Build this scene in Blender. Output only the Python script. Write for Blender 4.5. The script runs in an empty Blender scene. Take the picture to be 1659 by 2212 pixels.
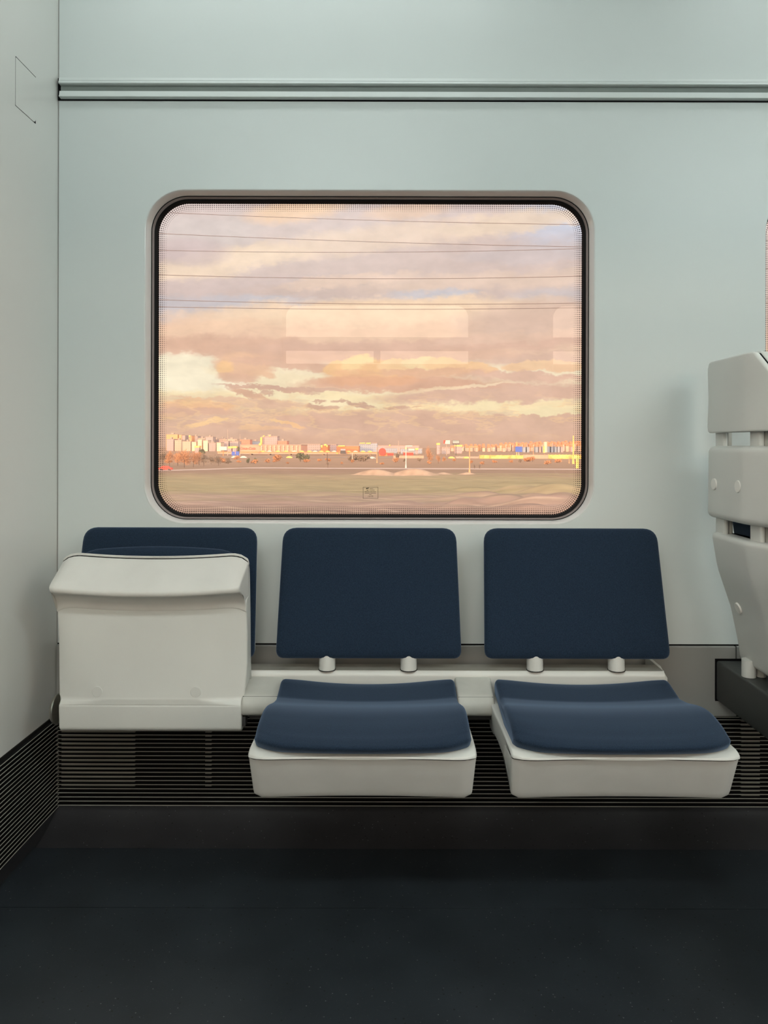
import bpy, bmesh, math, random
from mathutils import Vector, Matrix, Euler
random.seed(7)
SC = bpy.context.scene
COL = SC.collection
F, CX, CY, D, H, K = 1600.0, 845.0, 965.0, 1.95, 0.99, 0.0025

def W(px, py, d):
    """photo pixel at depth d in front of the eye -> point of the carriage / landscape"""
    dx, dy = px - CX, py - CY
    x, y = dx + K * dy, dy - K * dx
    return Vector((x * d / F, d - D, H - y * d / F))

def lin(c):
    c = c / 255.0
    return c / 12.92 if c <= 0.04045 else ((c + 0.055) / 1.055) ** 2.4
def rgb(r, g, b): return (lin(r), lin(g), lin(b), 1.0)

# ------------------------------------------------------------------ materials
def mat(name, col, rough=0.5, metal=0.0, spec=0.5, sheen=0.0, var=0.0, vscale=8.0, bump=0.0, bscale=400.0, bdist=0.001):
    m = bpy.data.materials.new(name); m.use_nodes = True
    nt = m.node_tree; b = nt.nodes['Principled BSDF']
    b.inputs['Base Color'].default_value = col
    b.inputs['Roughness'].default_value = rough
    b.inputs['Metallic'].default_value = metal
    b.inputs['Specular IOR Level'].default_value = spec
    if sheen:
        b.inputs['Sheen Weight'].default_value = sheen
        b.inputs['Sheen Roughness'].default_value = 0.45
        b.inputs['Sheen Tint'].default_value = (0.48, 0.68, 1.0, 1)
    tc = nt.nodes.new('ShaderNodeTexCoord')
    if var:
        n = nt.nodes.new('ShaderNodeTexNoise'); n.inputs['Scale'].default_value = vscale; n.inputs['Detail'].default_value = 5
        nt.links.new(tc.outputs['Object'], n.inputs['Vector'])
        r = nt.nodes.new('ShaderNodeMapRange')
        r.inputs[1].default_value = 0.3; r.inputs[2].default_value = 0.7
        r.inputs[3].default_value = 1 - var; r.inputs[4].default_value = 1 + var
        nt.links.new(n.outputs['Fac'], r.inputs[0])
        mx = nt.nodes.new('ShaderNodeVectorMath'); mx.operation = 'SCALE'
        mx.inputs[0].default_value = col[:3]
        nt.links.new(r.outputs[0], mx.inputs['Scale'])
        nt.links.new(mx.outputs[0], b.inputs['Base Color'])
    if bump:
        n = nt.nodes.new('ShaderNodeTexNoise'); n.inputs['Scale'].default_value = bscale; n.inputs['Detail'].default_value = 2
        nt.links.new(tc.outputs['Object'], n.inputs['Vector'])
        bp = nt.nodes.new('ShaderNodeBump'); bp.inputs['Strength'].default_value = bump; bp.inputs['Distance'].default_value = bdist
        nt.links.new(n.outputs['Fac'], bp.inputs['Height'])
        nt.links.new(bp.outputs[0], b.inputs['Normal'])
    return m

M = {}
M['wall'] = mat('wall_paint', (0.635, 0.685, 0.672, 1), 0.34, spec=0.45, var=0.015, vscale=1.5, bump=0.05, bscale=90)
M['wall_end'] = mat('partition_lit_paint', (0.74, 0.75, 0.715, 1), 0.24, spec=0.5, var=0.015, vscale=1.5, bump=0.05, bscale=60)  # warmer and paler than the wall, window light put into the colour
M['plastic'] = mat('cream_plastic', (0.635, 0.645, 0.61, 1), 0.42, spec=0.45, var=0.03, vscale=6, bump=0.12, bscale=700, bdist=0.0006)
M['plastic_apron'] = mat('grey_cream_plastic', (0.63, 0.63, 0.595, 1), 0.5, spec=0.4, var=0.05, vscale=9, bump=0.15, bscale=700, bdist=0.0006)
M['plug'] = mat('pale_plug_plastic', (0.78, 0.77, 0.72, 1), 0.4)
M['block'] = mat('worn_grey_plastic', (0.47, 0.475, 0.435, 1), 0.5, var=0.10, vscale=14, bump=0.1, bscale=600)
M['dusty'] = mat('dusty_plastic', (0.26, 0.25, 0.22, 1), 0.8, spec=0.2, var=0.2, vscale=9)
M['panel'] = mat('grey_panel_paint', (0.27, 0.27, 0.255, 1), 0.45, var=0.03, vscale=5, bump=0.06, bscale=500)
M['rail_slot'] = mat('grey_slot_rubber', (0.21, 0.24, 0.225, 1), 0.6, var=0.08, vscale=4)
M['black'] = mat('black_rubber', (0.004, 0.004, 0.004, 1), 0.6, spec=0.2)
M['gasket'] = mat('grey_gasket', (0.22, 0.19, 0.18, 1), 0.15, spec=0.8)
M['frame'] = mat('window_frame_paint', (0.65, 0.655, 0.635, 1), 0.10, spec=1.0)
M['gap'] = mat('dark_gap', (0.006, 0.006, 0.007, 1), 0.9, spec=0.1)
M['slat'] = mat('grille_slat', (0.008, 0.008, 0.008, 1), 0.7, spec=0.15)
M['slat_edge'] = mat('grille_slat_edge', (0.40, 0.39, 0.34, 1), 0.5, spec=0.3)
M['slat_back'] = mat('grille_backing', (0.012, 0.012, 0.011, 1), 0.8, spec=0.15)
M['slat_plate'] = mat('grille_inner_plate', (0.22, 0.22, 0.19, 1), 0.7, spec=0.2)
M['beam'] = mat('charcoal_beam_paint', (0.048, 0.053, 0.05, 1), 0.5, var=0.06, vscale=12, bump=0.2, bscale=420)
M['metal'] = mat('hinge_metal', (0.35, 0.34, 0.30, 1), 0.32, metal=0.9)
M['dark_metal'] = mat('dark_metal', (0.03, 0.03, 0.03, 1), 0.5)
M['ceiling'] = mat('ceiling_paint', (0.80, 0.82, 0.81, 1), 0.6)

def fabric():
    m = mat('navy_fabric', (0.0095, 0.020, 0.038, 1), 0.85, spec=0.2, sheen=0.33)
    nt = m.node_tree; b = nt.nodes['Principled BSDF']
    tc = nt.nodes.new('ShaderNodeTexCoord')
    n = nt.nodes.new('ShaderNodeTexNoise'); n.inputs['Scale'].default_value = 700; n.inputs['Detail'].default_value = 2
    mp = nt.nodes.new('ShaderNodeMapping'); mp.inputs['Scale'].default_value = (1, 1, 0.45)
    nt.links.new(tc.outputs['Object'], mp.inputs[0]); nt.links.new(mp.outputs[0], n.inputs['Vector'])
    r = nt.nodes.new('ShaderNodeValToRGB')
    r.color_ramp.elements[0].position = 0.33; r.color_ramp.elements[0].color = (0.0062, 0.0150, 0.031, 1)
    r.color_ramp.elements[1].position = 0.68; r.color_ramp.elements[1].color = (0.0135, 0.0285, 0.054, 1)
    nt.links.new(n.outputs['Fac'], r.inputs[0]); nt.links.new(r.outputs[0], b.inputs['Base Color'])
    bp = nt.nodes.new('ShaderNodeBump'); bp.inputs['Strength'].default_value = 0.25; bp.inputs['Distance'].default_value = 0.0008
    nt.links.new(n.outputs['Fac'], bp.inputs['Height']); nt.links.new(bp.outputs[0], b.inputs['Normal'])
    return m
M['fabric'] = fabric()

def vinyl(name, base, k=1.0):
    m = mat(name, base, 0.42, spec=0.5)
    nt = m.node_tree; b = nt.nodes['Principled BSDF']; L = nt.links
    tc = nt.nodes.new('ShaderNodeTexCoord')
    def specks(scale, thr, seed):
        v = nt.nodes.new('ShaderNodeTexVoronoi'); v.inputs['Scale'].default_value = scale
        mp = nt.nodes.new('ShaderNodeMapping'); mp.inputs['Location'].default_value = (seed, seed * 2.3, seed * .7)
        L.new(tc.outputs['Object'], mp.inputs[0]); L.new(mp.outputs[0], v.inputs['Vector'])
        lt = nt.nodes.new('ShaderNodeMath'); lt.operation = 'LESS_THAN'; lt.inputs[1].default_value = thr
        L.new(v.outputs['Distance'], lt.inputs[0])
        sp = nt.nodes.new('ShaderNodeSeparateColor'); L.new(v.outputs['Color'], sp.inputs[0])
        g = nt.nodes.new('ShaderNodeMath'); g.operation = 'GREATER_THAN'; g.inputs[1].default_value = 0.62
        L.new(sp.outputs[0], g.inputs[0])
        mu = nt.nodes.new('ShaderNodeMath'); mu.operation = 'MULTIPLY'
        L.new(lt.outputs[0], mu.inputs[0]); L.new(g.outputs[0], mu.inputs[1]); return mu.outputs[0]
    n = nt.nodes.new('ShaderNodeTexNoise'); n.inputs['Scale'].default_value = 7; n.inputs['Detail'].default_value = 6
    L.new(tc.outputs['Object'], n.inputs['Vector'])
    r = nt.nodes.new('ShaderNodeValToRGB')
    r.color_ramp.elements[0].position = .3; r.color_ramp.elements[0].color = tuple(c * .8 for c in base[:3]) + (1,)
    r.color_ramp.elements[1].position = .7; r.color_ramp.elements[1].color = tuple(c * 1.2 for c in base[:3]) + (1,)
    L.new(n.outputs['Fac'], r.inputs[0])
    out = r.outputs[0]
    for sc, th, sd, c in ((85, .10, 1.3, (0.16, 0.17, 0.17, 1)), (70, .13, 5.1, (0.004, 0.004, 0.004, 1)), (190, .14, 9.4, (0.06, 0.062, 0.062, 1))):
        mx = nt.nodes.new('ShaderNodeMix'); mx.data_type = 'RGBA'
        L.new(specks(sc, th, sd), mx.inputs[0]); L.new(out, mx.inputs[6]); mx.inputs[7].default_value = c; out = mx.outputs[2]
    L.new(out, b.inputs['Base Color'])
    n2 = nt.nodes.new('ShaderNodeTexNoise'); n2.inputs['Scale'].default_value = 500
    L.new(tc.outputs['Object'], n2.inputs['Vector'])
    bp = nt.nodes.new('ShaderNodeBump'); bp.inputs['Strength'].default_value = .12; bp.inputs['Distance'].default_value = .0006
    L.new(n2.outputs['Fac'], bp.inputs['Height']); L.new(bp.outputs[0], b.inputs['Normal'])
    return m
M['floor'] = vinyl('speckled_floor_vinyl', (0.020, 0.0255, 0.031, 1))
M['cove'] = vinyl('speckled_cove_vinyl', (0.029, 0.0285, 0.031, 1))

def glass():
    m = bpy.data.materials.new('window_glass'); m.use_nodes = True
    nt = m.node_tree; nt.nodes.clear()
    o = nt.nodes.new('ShaderNodeOutputMaterial'); t = nt.nodes.new('ShaderNodeBsdfTransparent')
    t.inputs[0].default_value = (0.97, 0.965, 0.955, 1)
    g = nt.nodes.new('ShaderNodeBsdfGlossy'); g.inputs['Roughness'].default_value = 0.0
    fr = nt.nodes.new('ShaderNodeFresnel'); fr.inputs['IOR'].default_value = 1.5
    mu = nt.nodes.new('ShaderNodeMath'); mu.operation = 'MULTIPLY'; mu.inputs[1].default_value = .95; mu.use_clamp = True
    nt.links.new(fr.outputs[0], mu.inputs[0])
    # patchy translucent veil on the pane, added to imitate the outdoor haze
    tl = nt.nodes.new('ShaderNodeBsdfTranslucent'); tl.inputs[0].default_value = (.95, .88, .84, 1)
    tc = nt.nodes.new('ShaderNodeTexCoord'); ns = nt.nodes.new('ShaderNodeTexNoise'); ns.inputs['Scale'].default_value = 5; ns.inputs['Detail'].default_value = 4
    nt.links.new(tc.outputs['Object'], ns.inputs['Vector'])
    mr = nt.nodes.new('ShaderNodeMapRange'); mr.inputs[3].default_value = .10; mr.inputs[4].default_value = .16
    nt.links.new(ns.outputs['Fac'], mr.inputs[0])
    md = nt.nodes.new('ShaderNodeMixShader'); nt.links.new(mr.outputs[0], md.inputs[0]); nt.links.new(t.outputs[0], md.inputs[1]); nt.links.new(tl.outputs[0], md.inputs[2])
    mx = nt.nodes.new('ShaderNodeMixShader')
    nt.links.new(mu.outputs[0], mx.inputs[0]); nt.links.new(md.outputs[0], mx.inputs[1]); nt.links.new(g.outputs[0], mx.inputs[2])
    nt.links.new(mx.outputs[0], o.inputs[0]); return m
M['glass'] = glass()

def emis(name, col, s):
    m = bpy.data.materials.new(name); m.use_nodes = True
    b = m.node_tree.nodes['Principled BSDF']
    b.inputs['Base Color'].default_value = (0.8, 0.8, 0.8, 1)
    b.inputs['Emission Color'].default_value = col; b.inputs['Emission Strength'].default_value = s
    return m
M['lamp'] = emis('lamp_diffuser', (0.93, 1.0, 0.985, 1), 3.9)
M['lamp_far'] = emis('lamp_diffuser_far', (0.93, 1.0, 0.985, 1), 22.0)
M['lamp_right'] = emis('lamp_diffuser_bright', (0.915, 1.0, 0.985, 1), 24.0)

# ------------------------------------------------------------------ object helpers
def smooth(me, ang=35):
    me.polygons.foreach_set('use_smooth', [True] * len(me.polygons))
    bm = bmesh.new(); bm.from_mesh(me)
    for e in bm.edges:
        if len(e.link_faces) == 2 and e.calc_face_angle(0) > math.radians(ang): e.smooth = False
    bm.to_mesh(me); bm.free()

def obj(name, bm, m, parent=None, loc=None, ang=35, do_smooth=True):
    bmesh.ops.recalc_face_normals(bm, faces=bm.faces)
    me = bpy.data.meshes.new(name); bm.to_mesh(me); bm.free()
    if do_smooth: smooth(me, ang)
    if isinstance(m, (list, tuple)):
        for q in m: me.materials.append(M[q])
    else: me.materials.append(M[m])
    o = bpy.data.objects.new(name, me); COL.objects.link(o)
    if parent: o.parent = parent
    if loc is not None: o.location = loc
    return o

def thing(name, label, cat, loc=(0, 0, 0), group=None, rot=(0, 0, 0)):
    o = bpy.data.objects.new(name, None); COL.objects.link(o)
    o.location = loc; o.rotation_euler = rot; o.empty_display_size = 0.1
    tag(o, label, cat, group); return o
def tag(o, label, cat, group=None):
    o['label'] = label; o['category'] = cat
    if group: o['group'] = group
    return o
def struct(o, label=None, cat=None):
    o['kind'] = 'structure'
    if label: o['label'] = label
    if cat: o['category'] = cat
    return o
def dup(root, loc=None):
    r = root.copy(); COL.objects.link(r)
    if loc is not None: r.location = loc
    for ch in list(root.children):
        c = ch.copy(); COL.objects.link(c); c.parent = r
        for g in list(ch.children):
            d = g.copy(); COL.objects.link(d); d.parent = c
    return r

def box(bm, x0, x1, y0, y1, z0, z1, bev=0, seg=2):
    vs = [bm.verts.new((x, y, z)) for x in (x0, x1) for y in (y0, y1) for z in (z0, z1)]
    fs = [bm.faces.new([vs[i] for i in f]) for f in ((0, 1, 3, 2), (4, 6, 7, 5), (0, 4, 5, 1), (2, 3, 7, 6), (0, 2, 6, 4), (1, 5, 7, 3))]
    if bev:
        bmesh.ops.recalc_face_normals(bm, faces=fs)
        es = list({e for f in fs for e in f.edges})
        bmesh.ops.bevel(bm, geom=es, offset=bev, segments=seg, profile=0.5, affect='EDGES')
    return vs
def cyl(bm, p0, p1, r0, r1=None, n=24, bev=0.0):
    r1 = r0 if r1 is None else r1
    p0, p1 = Vector(p0), Vector(p1); ax = (p1 - p0).normalized()
    q = ax.orthogonal().normalized(); w = ax.cross(q)
    rings = [(p0, r0), (p1, r1)]
    if bev:
        rings = [(p0, r0 - bev), (p0 + ax * bev, r0), (p1 - ax * bev, r1), (p1, r1 - bev)]
    loops = [[bm.verts.new(p + (q * math.cos(2 * math.pi * i / n) + w * math.sin(2 * math.pi * i / n)) * r) for i in range(n)] for p, r in rings]
    for a, b in zip(loops, loops[1:]):
        for i in range(n): bm.faces.new((a[i], a[(i + 1) % n], b[(i + 1) % n], b[i]))
    bm.faces.new(loops[0]); bm.faces.new(loops[-1])
def extrude_poly(bm, pts, axis, a0, a1):
    """closed 2d outline extruded along one axis ('x': pts are (y,z); 'y': (x,z))"""
    def P(p, a): return (a, p[0], p[1]) if axis == 'x' else ((p[0], a, p[1]) if axis == 'y' else (p[0], p[1], a))
    A = [bm.verts.new(P(p, a0)) for p in pts]; B = [bm.verts.new(P(p, a1)) for p in pts]
    n = len(pts)
    for i in range(n): bm.faces.new((A[i], A[(i + 1) % n], B[(i + 1) % n], B[i]))
    bm.faces.new(A); bm.faces.new(B)

def fillet(pts, n=5):
    """pts: (x, y, r) closed polygon with a corner radius each"""
    out = []
    N = len(pts)
    for i in range(N):
        p = Vector(pts[i][:2]); a = Vector(pts[i - 1][:2]); b = Vector(pts[(i + 1) % N][:2]); r = pts[i][2]
        if r <= 0: out.append((p.x, p.y)); continue
        da, db = (a - p), (b - p); la, lb = da.length, db.length
        da.normalize(); db.normalize()
        t = min(r, la * .48, lb * .48)
        p0, p1 = p + da * t, p + db * t
        for k in range(n + 1):
            s = k / n
            q = p0 * (1 - s) ** 2 + p * 2 * s * (1 - s) + p1 * s ** 2
            out.append((q.x, q.y))
    return out

def offset_in(pts, d):
    """shift every point of a closed outline inwards by d"""
    n = len(pts)
    A = sum(pts[i][0] * pts[(i + 1) % n][1] - pts[(i + 1) % n][0] * pts[i][1] for i in range(n))
    sg = 1 if A > 0 else -1
    out = []
    for i in range(n):
        a, p, b = Vector(pts[i - 1]), Vector(pts[i]), Vector(pts[(i + 1) % n])
        t = (b - a)
        if t.length < 1e-9: out.append(tuple(p)); continue
        t.normalize()
        out.append((p.x - t.y * d * sg, p.y + t.x * d * sg))
    return out

def sweep(bm, prof, hw, r_end, fn=None, n_mid=24, n_end=5):
    """closed (v,w) outline swept across u in [-hw,hw], ends rounded by r_end; fn(u,v,w) deforms"""
    st = []
    for k in range(n_end + 1):
        th = math.pi / 2 * (1 - k / n_end)
        st.append((-(hw - r_end) - r_end * math.sin(th), r_end * (1 - math.cos(th))))
    for k in range(1, n_mid): st.append((-(hw - r_end) + 2 * (hw - r_end) * k / n_mid, 0.0))
    for k in range(n_end + 1):
        th = math.pi / 2 * k / n_end
        st.append(((hw - r_end) + r_end * math.sin(th), r_end * (1 - math.cos(th))))
    loops = []
    for u, off in st:
        pp = offset_in(prof, off) if off > 0 else prof
        loops.append([bm.verts.new(fn(u, v, w) if fn else (u, v, w)) for v, w in pp])
    n = len(prof)
    for a, b in zip(loops, loops[1:]):
        for i in range(n): bm.faces.new((a[i], a[(i + 1) % n], b[(i + 1) % n], b[i]))
    for lp in (loops[0], loops[-1]):
        f = bm.faces.new(lp)
    return loops

def rloop(cx, cz, hw, hh, r, n=10):
    """rounded rectangle outline (x,z)"""
    out = []
    for sx, sz, a0 in ((1, 1, 0), (-1, 1, 90), (-1, -1, 180), (1, -1, 270)):
        for k in range(n + 1):
            a = math.radians(a0 + 90 * k / n)
            out.append((cx + sx * (hw - r) + r * math.cos(a), cz + sz * (hh - r) + r * math.sin(a)))
    return out

def plate_with_holes(bm, x0, x1, z0, z1, y0, y1, holes):
    """flat wall between planes y0 (room side) and y1 with rounded holes"""
    for y in (y0, y1):
        loops = [[(x0, z0), (x1, z0), (x1, z1), (x0, z1)]] + holes
        es = []
        for lp in loops:
            vs = [bm.verts.new((p[0], y, p[1])) for p in lp]
            for i in range(len(vs)): es.append(bm.edges.new((vs[i], vs[(i + 1) % len(vs)])))
        bmesh.ops.triangle_fill(bm, use_beauty=True, use_dissolve=False, edges=es)
    bm.verts.ensure_lookup_table()
    half = len(bm.verts) // 2
    k = 0
    for lp in [[0] * 4] + holes:
        n = len(lp)
        for i in range(n):
            a, b = k + i, k + (i + 1) % n
            bm.faces.new((bm.verts[a], bm.verts[b], bm.verts[half + b], bm.verts[half + a]))
        k += n

# ------------------------------------------------------------------ the carriage shell
XL, XR, YF, ZC = -0.879, 2.9, -2.42, 2.45
MPX = D / F
WX, WZ, WHW, WHH, WR = -0.0575, 1.2265, 0.592, 0.4395, 0.105
WX2 = WX + 1.634
OZ0, OZ1 = 0.80, 1.87          # windows of the opposite side are taller

bm = bmesh.new()
plate_with_holes(bm, XL, XR, 0.472, ZC, 0.0, 0.075, [rloop(WX, WZ, WHW, WHH, WR), rloop(WX2, WZ, WHW, WHH, WR)])
struct(obj('wall_back', bm, 'wall', do_smooth=False), 'pale grey-green window wall of the carriage', 'wall')
bm = bmesh.new(); box(bm, XL - .06, XL, YF - .08, 0.08, -0.02, ZC)
struct(obj('wall_left', bm, 'wall_end', do_smooth=False), 'pale grey-green partition wall at the end of the seats', 'wall')
bm = bmesh.new()
plate_with_holes(bm, XL, XR, 0.0, ZC, YF, YF - 0.075, [rloop(x, (OZ0 + OZ1) / 2, .575, (OZ1 - OZ0) / 2, .09) for x in (WX - .03, WX2 - .03)])
struct(obj('wall_front', bm, 'wall', do_smooth=False))
bm = bmesh.new(); box(bm, XR, XR + .06, YF - .08, 0.08, -0.02, ZC)
struct(obj('wall_right', bm, 'wall', do_smooth=False))
bm = bmesh.new(); box(bm, XL - .06, XR + .06, YF - .08, 0.08, ZC, ZC + .06)
struct(obj('ceiling', bm, 'ceiling', do_smooth=False))

# floor in two vinyl sheets with an open joint
ys = W(800, 1963, .99 * F / 997).y
bm = bmesh.new(); box(bm, XL, XR, YF, ys - .0012, -0.02, 0.0)
box(bm, XL, XR, ys + .0012, 0.075, -0.02, 0.0)
box(bm, XL, XR, ys - .0012, ys + .0012, -0.02, -0.004)
struct(obj('floor', bm, 'floor', do_smooth=False), 'dark speckled vinyl floor with a straight joint', 'floor')

# coved skirting up to the grille
cv = [(-0.003, 0.045), (-0.006, 0.047)]
for k in range(9):
    s = k / 8
    a, b, c = Vector((-0.010, 0.047)), Vector((-0.052, 0.012)), Vector((-0.128, 0.0005))
    q = a * (1 - s) ** 2 + b * 2 * s * (1 - s) + c * s ** 2
    cv.append((q.x, q.y))
cv += [(0.07, 0.0005), (0.07, 0.045)]
bm = bmesh.new(); extrude_poly(bm, cv, 'x', XL + .004, XR)
struct(obj('baseboard_back', bm, 'cove', ang=60), 'dark coved vinyl skirting under the wall grille', 'baseboard')
bm = bmesh.new(); box(bm, XL, XL + .006, YF, 0.0, 0.006, 0.046)
struct(obj('baseboard_left', bm, 'cove', do_smooth=False), 'dark vinyl skirting under the partition grille', 'baseboard')

# corner joint
bm = bmesh.new(); box(bm, XL, XL + .0025, -.0008, 0.0006, 0.472, ZC)
struct(obj('trim_1', bm, 'panel', do_smooth=False))

# lower grey panels of the window wall
xs = W(1588, 1410, D).x
bm = bmesh.new()
pp = [(0.07, .4675), (-0.004, .4675), (-0.006, .4655), (-0.006, .330), (-0.0095, .322), (-0.012, .287), (0.07, .287)]
extrude_poly(bm, pp, 'x', XL + .002, xs - .002)
struct(obj('trim_2', bm, 'panel', ang=25), 'grey lower wall panel behind the seats', 'panel')
bm = bmesh.new(); extrude_poly(bm, pp, 'x', xs + .002, XR)
struct(obj('trim_3', bm, 'panel', ang=25), 'grey lower wall panel beside the dark beam', 'panel')
bm = bmesh.new(); box(bm, XL, XR, 0.004, 0.07, .4675, .472); box(bm, xs - .002, xs + .002, 0.004, .07, .29, .4675)
struct(obj('trim_4', bm, 'gap', do_smooth=False))

# ------------------------------------------------------------------ slotted rail above the window
XR0 = W(128, 190, D).x + .006
rail = thing('slotted_rail', 'white slotted rail running along the wall above the window', 'rail', (XR0, 0, 1.93))
def zz(py): return H + (CY - (py + 2)) * MPX - 1.93
bm = bmesh.new()
up = [(0.0, zz(172)), (-.012, zz(172)), (-.0145, zz(173)), (-.0165, zz(179.6)), (-.0155, zz(180)), (-.0155, zz(180.6)), (-.0175, zz(181)), (-.019, zz(185.5)), (-.0175, zz(187)), (-.003, zz(187)), (0, zz(188))]
extrude_poly(bm, up, 'x', 0, XR - XR0)
lo = [(0.0, zz(200)), (-.010, zz(200)), (-.0125, zz(201)), (-.0145, zz(211.5)), (-.0165, zz(212)), (-.0165, zz(214)), (-.003, zz(215)), (0, zz(215))]
extrude_poly(bm, lo, 'x', 0, XR - XR0)
obj('profile', bm, 'wall', rail, ang=20)
bm = bmesh.new(); box(bm, 0.001, XR - XR0, -.006, -.0005, zz(200.4), zz(186.6))
obj('slot', bm, 'rail_slot', rail, do_smooth=False)['label'] = 'grey slot between the two lips'
bm = bmesh.new(); box(bm, -.0090, XR - XR0, -.0022, -.0002, zz(217.6), zz(169.6))
obj('shadow_gap', bm, 'gap', rail, do_smooth=False)

# access hatch in the partition
ha = thing('access_hatch', 'small flush square hatch high on the partition wall', 'hatch', (XL, -.1725, 1.841))
bm = bmesh.new(); box(bm, 0.0, .0004, -.0490, .0492, -.0570, .0585); obj('gap', bm, 'gap', ha, do_smooth=False)
lp = fillet([(-.0487, -.0562, .003), (.0484, -.0562, .014), (.0484, .0562, .002), (-.0487, .0562, .002)], 5)
bm = bmesh.new(); extrude_poly(bm, lp, 'x', 0.0002, .0010); obj('lid', bm, 'wall_end', ha, do_smooth=False)

# ------------------------------------------------------------------ windows
def ring(bm, cx, cz, hw, hh, r, prof, n=14):
    """prof: (inset, y); band of faces around a rounded rectangle"""
    loops = []
    for s, y in prof:
        loops.append([bm.verts.new((p[0], y, p[1])) for p in rloop(cx, cz, hw - s, hh - s, max(r - s, .01), n)])
    N = len(loops[0])
    for a, b in zip(loops, loops[1:]):
        for i in range(N): bm.faces.new((a[i], a[(i + 1) % N], b[(i + 1) % N], b[i]))

def window(name, cx, frit=True, label=None):
    w = bpy.data.objects.new(name, None); COL.objects.link(w); w.location = (cx, 0, WZ); struct(w, label, 'window')
    hw, hh, r = WHW, WHH, WR
    bm = bmesh.new()
    ring(bm, 0, 0, hw + .002, hh + .002, r + .002, [(0, -.0001), (.0015, .0001), (.0032, .0012), (.0045, .0038), (.0070, .0150), (.0095, .0300)])
    obj('frame', bm, 'frame', w, ang=60)
    bm = bmesh.new(); ring(bm, 0, 0, hw - .0072, hh - .0072, r - .0072, [(0, .0302), (.0002, .0286), (.0016, .0286), (.0019, .032)])
    obj('bead', bm, 'black', w)
    bm = bmesh.new(); ring(bm, 0, 0, hw - .0088, hh - .0088, r - .0088, [(0, .032), (.0005, .0300), (.0030, .0340), (.0047, .0380), (.0050, .0400)])
    obj('gasket', bm, 'gasket', w, ang=60)
    bm = bmesh.new(); ring(bm, 0, 0, hw - .0133, hh - .0133, r - .0133, [(0, .0395), (.0004, .0368), (.0030, .0380), (.0066, .0470), (.0068, .0525), (-.010, .0535)])
    obj('rubber_lip', bm, 'black', w, ang=60)
    # pane
    bm = bmesh.new()
    vs = [bm.verts.new((p[0], .050, p[1])) for p in rloop(0, 0, hw - .0165, hh - .0165, r - .0165, 14)]
    bm.faces.new(vs); obj('pane', bm, 'glass', w, do_smooth=False)
    if frit:
        bm = bmesh.new()
        hw2, hh2, r2 = hw - .0203, hh - .0203, r - .0203
        pitch = .00505
        for row, (s, sz) in enumerate(((.0000, .0036), (.0060, .0032), (.0110, .0027), (.0160, .0021), (.0210, .0014))):
            a, b, rr = hw2 - s, hh2 - s, max(r2 - s, .012)
            # same count in every row so that the columns line up
            straight_x, straight_z = 2 * (hw2 - r2), 2 * (hh2 - r2)
            nx, nz, nc = int(straight_x / pitch), int(straight_z / pitch), int(r2 * math.pi / 2 / (pitch * 1.15))
            P = []
            for sg in (1, -1):
                for i in range(nx + 1): P.append((-(hw2 - r2) + straight_x * i / nx, sg * b, 0.0))
                for i in range(nz + 1): P.append((sg * a, -(hh2 - r2) + straight_z * i / nz, math.pi / 2))
            for sx, sz_, a0 in ((1, 1, 0), (-1, 1, 90), (-1, -1, 180), (1, -1, 270)):
                for k in range(1, nc):
                    t = math.radians(a0 + 90 * k / nc)
                    rc = r2 - s
                    P.append((sx * (hw2 - r2) + rc * math.cos(t), sz_ * (hh2 - r2) + rc * math.sin(t), t))
            for (x, z, t) in P:
                h = sz / 2; n = 4 if row == 0 else 6
                if row == 0:   # teeth joined to the rubber
                    ex, ez = (math.cos(t), math.sin(t))
                    if abs(z) >= b - 1e-6: ex, ez = 0, math.copysign(1, z)
                    elif abs(x) >= a - 1e-6: ex, ez = math.copysign(1, x), 0
                    tx, tz = -ez, ex
                    q = [(x + tx * h + ex * .003, z + tz * h + ez * .003), (x - tx * h + ex * .003, z - tz * h + ez * .003), (x - tx * h - ex * .0022, z - tz * h - ez * .0022), (x + tx * h - ex * .0022, z + tz * h - ez * .0022)]
                else:
                    q = [(x + h * math.cos(2 * math.pi * k / n), z + h * math.sin(2 * math.pi * k / n)) for k in range(n)]
                bm.faces.new([bm.verts.new((u, .0495, v)) for u, v in q])
        obj('frit_dots', bm, 'black', w, do_smooth=False)['label'] = 'black printed dots around the edge of the pane'
    return w
M['etch'] = mat('etched_print', (0.20, 0.14, 0.10, 1), 0.7)
M['etch_black'] = mat('etched_black', (0.006, 0.003, 0.003, 1), 0.7)
w1 = window('window_1', WX, True, 'rounded carriage window with a dotted edge, sunset landscape outside')
w2 = window('window_2', WX2, True, 'next carriage window behind the high-backed seat')

# etched mark on the pane
def rel(px, py): p = W(px, py, D + .0495); return p.x - WX, p.z - WZ
bm = bmesh.new()
def qd(bm, px0, px1, py0, py1, y=.0493):
    (a, c), (b, d) = rel(px0, py0), rel(px1, py1)
    bm.faces.new([bm.verts.new(v) for v in ((a, y, c), (b, y, c), (b, y, d), (a, y, d))])
for q in ((784, 817, 1052, 1052.8), (784, 817, 1076, 1076.8), (784, 784.8, 1052, 1076.8), (816.2, 817, 1052, 1076.8)): qd(bm, *q)
random.seed(3)
for x0, x1, y0, y1 in ((799, 806, 1055, 1056.2), (799, 809.5, 1057.8, 1059.2), (788, 798, 1061.3, 1062.8), (799.5, 804.5, 1061.3, 1062.8), (805.5, 812, 1061.3, 1062.8), (788, 799, 1064.6, 1066), (800, 812, 1064.6, 1066), (797.5, 802.5, 1067.6, 1068.9)):
    x = x0
    while x < x1:
        wd = random.uniform(.5, .9); qd(bm, x, min(x + wd, x1), y0, y1); x += wd + .25
obj('etched_print', bm, 'etch', w1, do_smooth=False)['label'] = 'small rectangular etched print on the pane'
bm = bmesh.new()
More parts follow.
